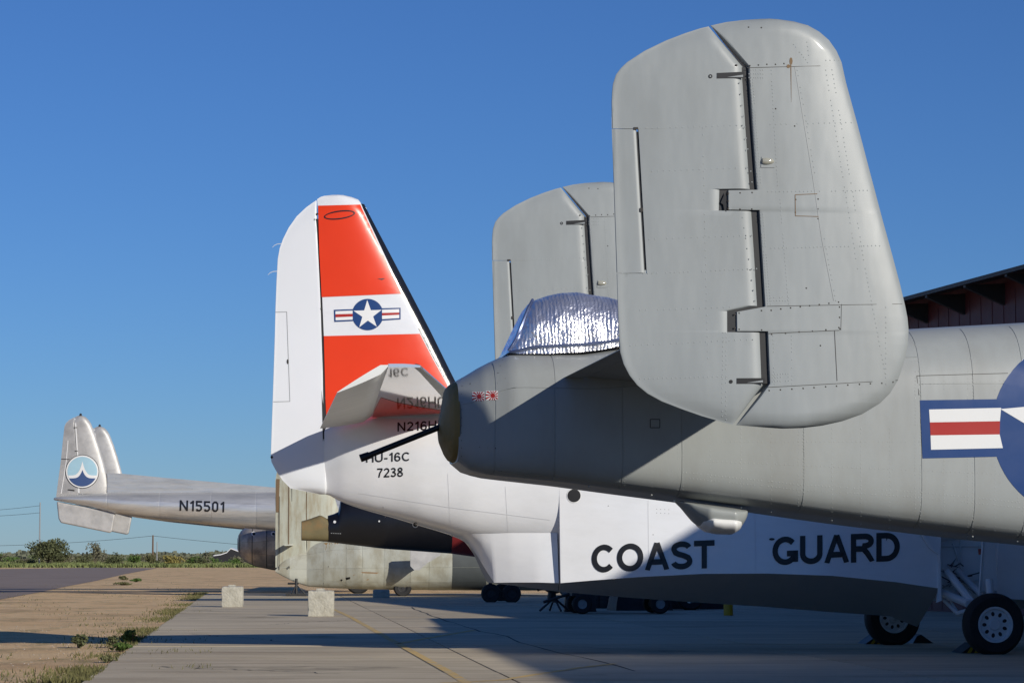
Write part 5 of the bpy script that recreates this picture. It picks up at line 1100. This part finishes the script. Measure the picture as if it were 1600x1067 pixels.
# ================================================================== VEGETATION
def leafmat(name, c, var=.35):
    m = mat(name, c, .75, var=var, vscale=1.5, rvar=0, spec=.2); return m
LV = {'dark': leafmat('dark_foliage', (.095, .105, .048)), 'olive': leafmat('olive_foliage', (.13, .13, .06)), 'yellow': leafmat('yellow_foliage', (.26, .22, .07)), 'grey': leafmat('grey_foliage', (.16, .155, .10)), 'fresh': leafmat('fresh_foliage', (.085, .14, .035)), 'grass': leafmat('grass_blades', (.17, .20, .075))}
bark = mat('bark', (.10, .075, .055), .95, var=.3)
def crown_mesh(rnd, w, h, z0, n, ls, clumps=9, dens_=1.0):
    cl = []
    for i in range(clumps):
        a = rnd.uniform(0, 6.28); q = rnd.uniform(0, .62); cl.append((q * w / 2 * math.cos(a), q * w / 2 * math.sin(a), z0 + h * rnd.uniform(.28, .78), w * rnd.uniform(.16, .30), h * rnd.uniform(.16, .30)))
    v = []; f = []
    for i in range(n):
        c = cl[rnd.randrange(clumps)]; d = Vector((rnd.gauss(0, 1), rnd.gauss(0, 1), rnd.gauss(0, 1))).normalized(); q = rnd.uniform(.55, 1.08)
        p = Vector((c[0] + d.x * c[3] * q, c[1] + d.y * c[3] * q, c[2] + d.z * c[4] * q)); u = Vector((rnd.gauss(0, 1), rnd.gauss(0, 1), rnd.gauss(0, 1))).normalized(); t = u.cross(Vector((rnd.gauss(0, 1), rnd.gauss(0, 1), rnd.gauss(0, 1)))).normalized(); s = ls * rnd.uniform(.6, 1.3)
        k = len(v); v += [p - u * s, p + t * s * .6, p + u * s, p - t * s * .6]; f.append((k, k + 1, k + 2, k + 3))
    me = bpy.data.meshes.new('crown'); me.from_pydata([tuple(q) for q in v], [], f); me.update(); return me, cl
def bush(px, Y, wpx, hpx, kind, label, name='bush', cat='bush', group='desert bushes beyond the taxiway', n=500, trunk=False, seed=0, ls=.16, zb=.0):
    rnd = random.Random(seed or int(px * 7 + Y)); w = wpx / FPX * Y; h = hpx / FPX * Y; o = bpy.data.objects.new(name, None); COL.objects.link(o); o.location = ((px - CX) / FPX * Y, Y, 0); tag(o, label, cat, group)
    me, cl = crown_mesh(rnd, w * 1.15, h * 1.02, zb * h, n, ls, 7 + int(w)); me.materials.append(LV[kind]); c = bpy.data.objects.new('crown', me); COL.objects.link(c); c.parent = o
    mb = MB()
    for q in cl[:6]: mb.tube([(q[0] * .08, q[1] * .08, 0), (q[0] * .5, q[1] * .5, q[2] * .55), (q[0], q[1], q[2])], [.05 * w / 3 + .02, .03 * w / 3 + .015, .01], 5, False)
    mb.build('trunk', bark, o); return o
bush(76, 430, 64, 42, 'dark', 'large dark round tree behind the tall grey pole', 'tree', 'tree', None, 3800, seed=3, ls=.20, zb=.02)
bush(152, 440, 30, 31, 'grey', 'sparse grey-brown tree rising above the scrub right of the round tree', 'tree', 'tree', None, 500, seed=5, ls=.18, zb=.25)
bush(238, 426, 22, 20, 'olive', 'bush wrapped round the foot of the brown wooden pole', seed=6, n=600)
bush(272, 420, 34, 20, 'yellow', 'yellowish bush right of the brown wooden pole', seed=8, n=800)
bush(320, 440, 30, 24, 'grey', 'pale grey leafless-looking bush left of the white canopy', seed=9, n=600)
bush(180, 424, 36, 22, 'dark', 'dark green bush below and right of the sparse grey-brown tree', seed=10, n=800)
bush(372, 425, 20, 14, 'fresh', 'bright green bush at the foot of the metal freight pod', seed=12, n=500)
rnd = random.Random(21)
protos = []
for i in range(46):
    Y = rnd.uniform(430, 640); px = -30 + i * 9.6 + rnd.uniform(-6, 6); kind = rnd.choice(['dark', 'olive', 'olive', 'grey', 'grey', 'fresh']); nm = {'dark': 'dark green', 'olive': 'olive', 'grey': 'greyish', 'fresh': 'bright green'}[kind]
    bush(px, Y, rnd.uniform(16, 34), rnd.uniform(10, 19), kind, 'low %s desert bush in the scrub line on the horizon' % nm, group='low %s desert bushes on the horizon' % nm, n=340, seed=100 + i, ls=.17)
# far wood line: one mass
v = []; f = []; rnd = random.Random(31)
for i in range(26000):
    Y = rnd.uniform(800, 1500); px = rnd.uniform(-200, 1800); x = (px - CX) / FPX * Y; top = 1.4 + 1.3 * abs(math.sin(px * .031) * math.sin(px * .0117 + 1)) + rnd.uniform(0, .7); z = top * rnd.random() ** .7; s = rnd.uniform(.4, .9); a = rnd.uniform(0, 3.14)
    k = len(v); v += [(x - s * math.cos(a), Y - s * math.sin(a), z - s * .5), (x + s * math.cos(a), Y + s * math.sin(a), z - s * .4), (x + s * .7 * math.cos(a), Y + s * .7, z + s * .8), (x - s * .7 * math.cos(a), Y, z + s * .7)]; f.append((k, k + 1, k + 2, k + 3))
o = mesh('far_trees', v, f, leafmat('distant_foliage', (.115, .125, .085)), None, False, merge=False); tag(o, 'hazy distant line of desert trees', 'trees', kind='stuff')  # haze of distance is mixed into this foliage colour
def grass(name, spots, m, label, hmin, hmax, wd, seed):
    rnd = random.Random(seed); v = []; f = []
    for x, y in spots:
        a = rnd.uniform(0, 6.28); h = rnd.uniform(hmin, hmax); lx, ly = rnd.gauss(0, .35) * h, rnd.gauss(0, .35) * h; k = len(v)
        v += [(x - wd * math.cos(a), y - wd * math.sin(a), 0), (x + wd * math.cos(a), y + wd * math.sin(a), 0), (x + lx, y + ly, h)]; f.append((k, k + 1, k + 2))
    o = mesh(name, v, f, m, None, False, merge=False); tag(o, label, 'grass', kind='stuff'); return o
rnd = random.Random(41); sp = []
for i in range(60000):
    Y = 408 + 230 * rnd.random() ** 1.6; px = rnd.uniform(-60, 700); sp.append(((px - CX) / FPX * Y, Y))
grass('scrub_grass', sp, LV['grass'], 'green grass and weeds beyond the taxiway', .25, .75, .16, 1)
sp = []
for i in range(9000):
    py = rnd.uniform(893, 1067); p = ground(rnd.uniform(0, 330), py)
    if (math.sin(p.x * 1.3 + p.y * .31) + math.sin(p.x * .57 - p.y * .83 + 2) + rnd.gauss(0, .55)) > 1.55: sp.append((p.x, p.y))
for i in range(11000):
    t = rnd.random(); p = ap0.lerp(ap1, t ** 1.5); p = p - an * abs(rnd.gauss(0, .45)) + an * .08
    if math.sin(t * 23) + math.sin(t * 61 + 1) + rnd.gauss(0, .5) > -.1: sp.append((p.x, p.y))
grass('dry_grass', sp, leafmat('dry_grass_blades', (.13, .125, .05)), 'thin dry grass on the sand and along the slab edge', .02, .11, .014, 2)
v = []; f = []
for i in range(700):
    p = ground(rnd.uniform(0, 330), rnd.uniform(895, 1067)); s = rnd.uniform(.006, .022)
    k = len(v); v += [(p.x + s * math.cos(a) * rnd.uniform(.7, 1.2), p.y + s * math.sin(a), 0) for a in (0, 1.57, 3.14, 4.71)] + [(p.x, p.y, s * .9)]; f += [(k, k + 1, k + 4), (k + 1, k + 2, k + 4), (k + 2, k + 3, k + 4), (k + 3, k, k + 4)]
o = mesh('pebbles', v, f, mat('pebble', (.42, .36, .29), .9, var=.3), None, False, merge=False); tag(o, 'scattered pale pebbles on the sand', 'pebbles', kind='stuff')
def weed(px, py, wpx, hpx, kind, label, n, seed, ls=.03):
    p = ground(px, py); o = bush(px, p.y, wpx, hpx, kind, label, 'weed', 'weed', 'weeds by the apron edge', n, seed=seed, ls=ls); o.location = p; return o
weed(207, 1006, 26, 24, 'fresh', 'leafy green weed clump at the slab edge, the brightest one', 700, 51)
weed(190, 1018, 34, 14, 'fresh', 'low spreading green weed just left of the bright leafy clump', 600, 52)
weed(178, 1012, 18, 22, 'dark', 'dark stalky weed between the two green clumps', 220, 53)
weed(123, 1012, 26, 24, 'dark', 'dark leafy weed standing alone on the shaded sand', 260, 54, .035)
weed(168, 1035, 26, 12, 'olive', 'small olive weed tuft nearest the camera at the slab edge', 300, 55)
weed(213, 909, 20, 7, 'fresh', 'green tuft on the sand near the taxiway edge', 500, 56, .06)
weed(193, 906, 16, 7, 'olive', 'olive tuft on the sand beside the taxiway edge', 400, 57, .06)
weed(192, 914, 34, 5, 'olive', 'flat olive tuft on the sand below the other tufts', 400, 58, .06)
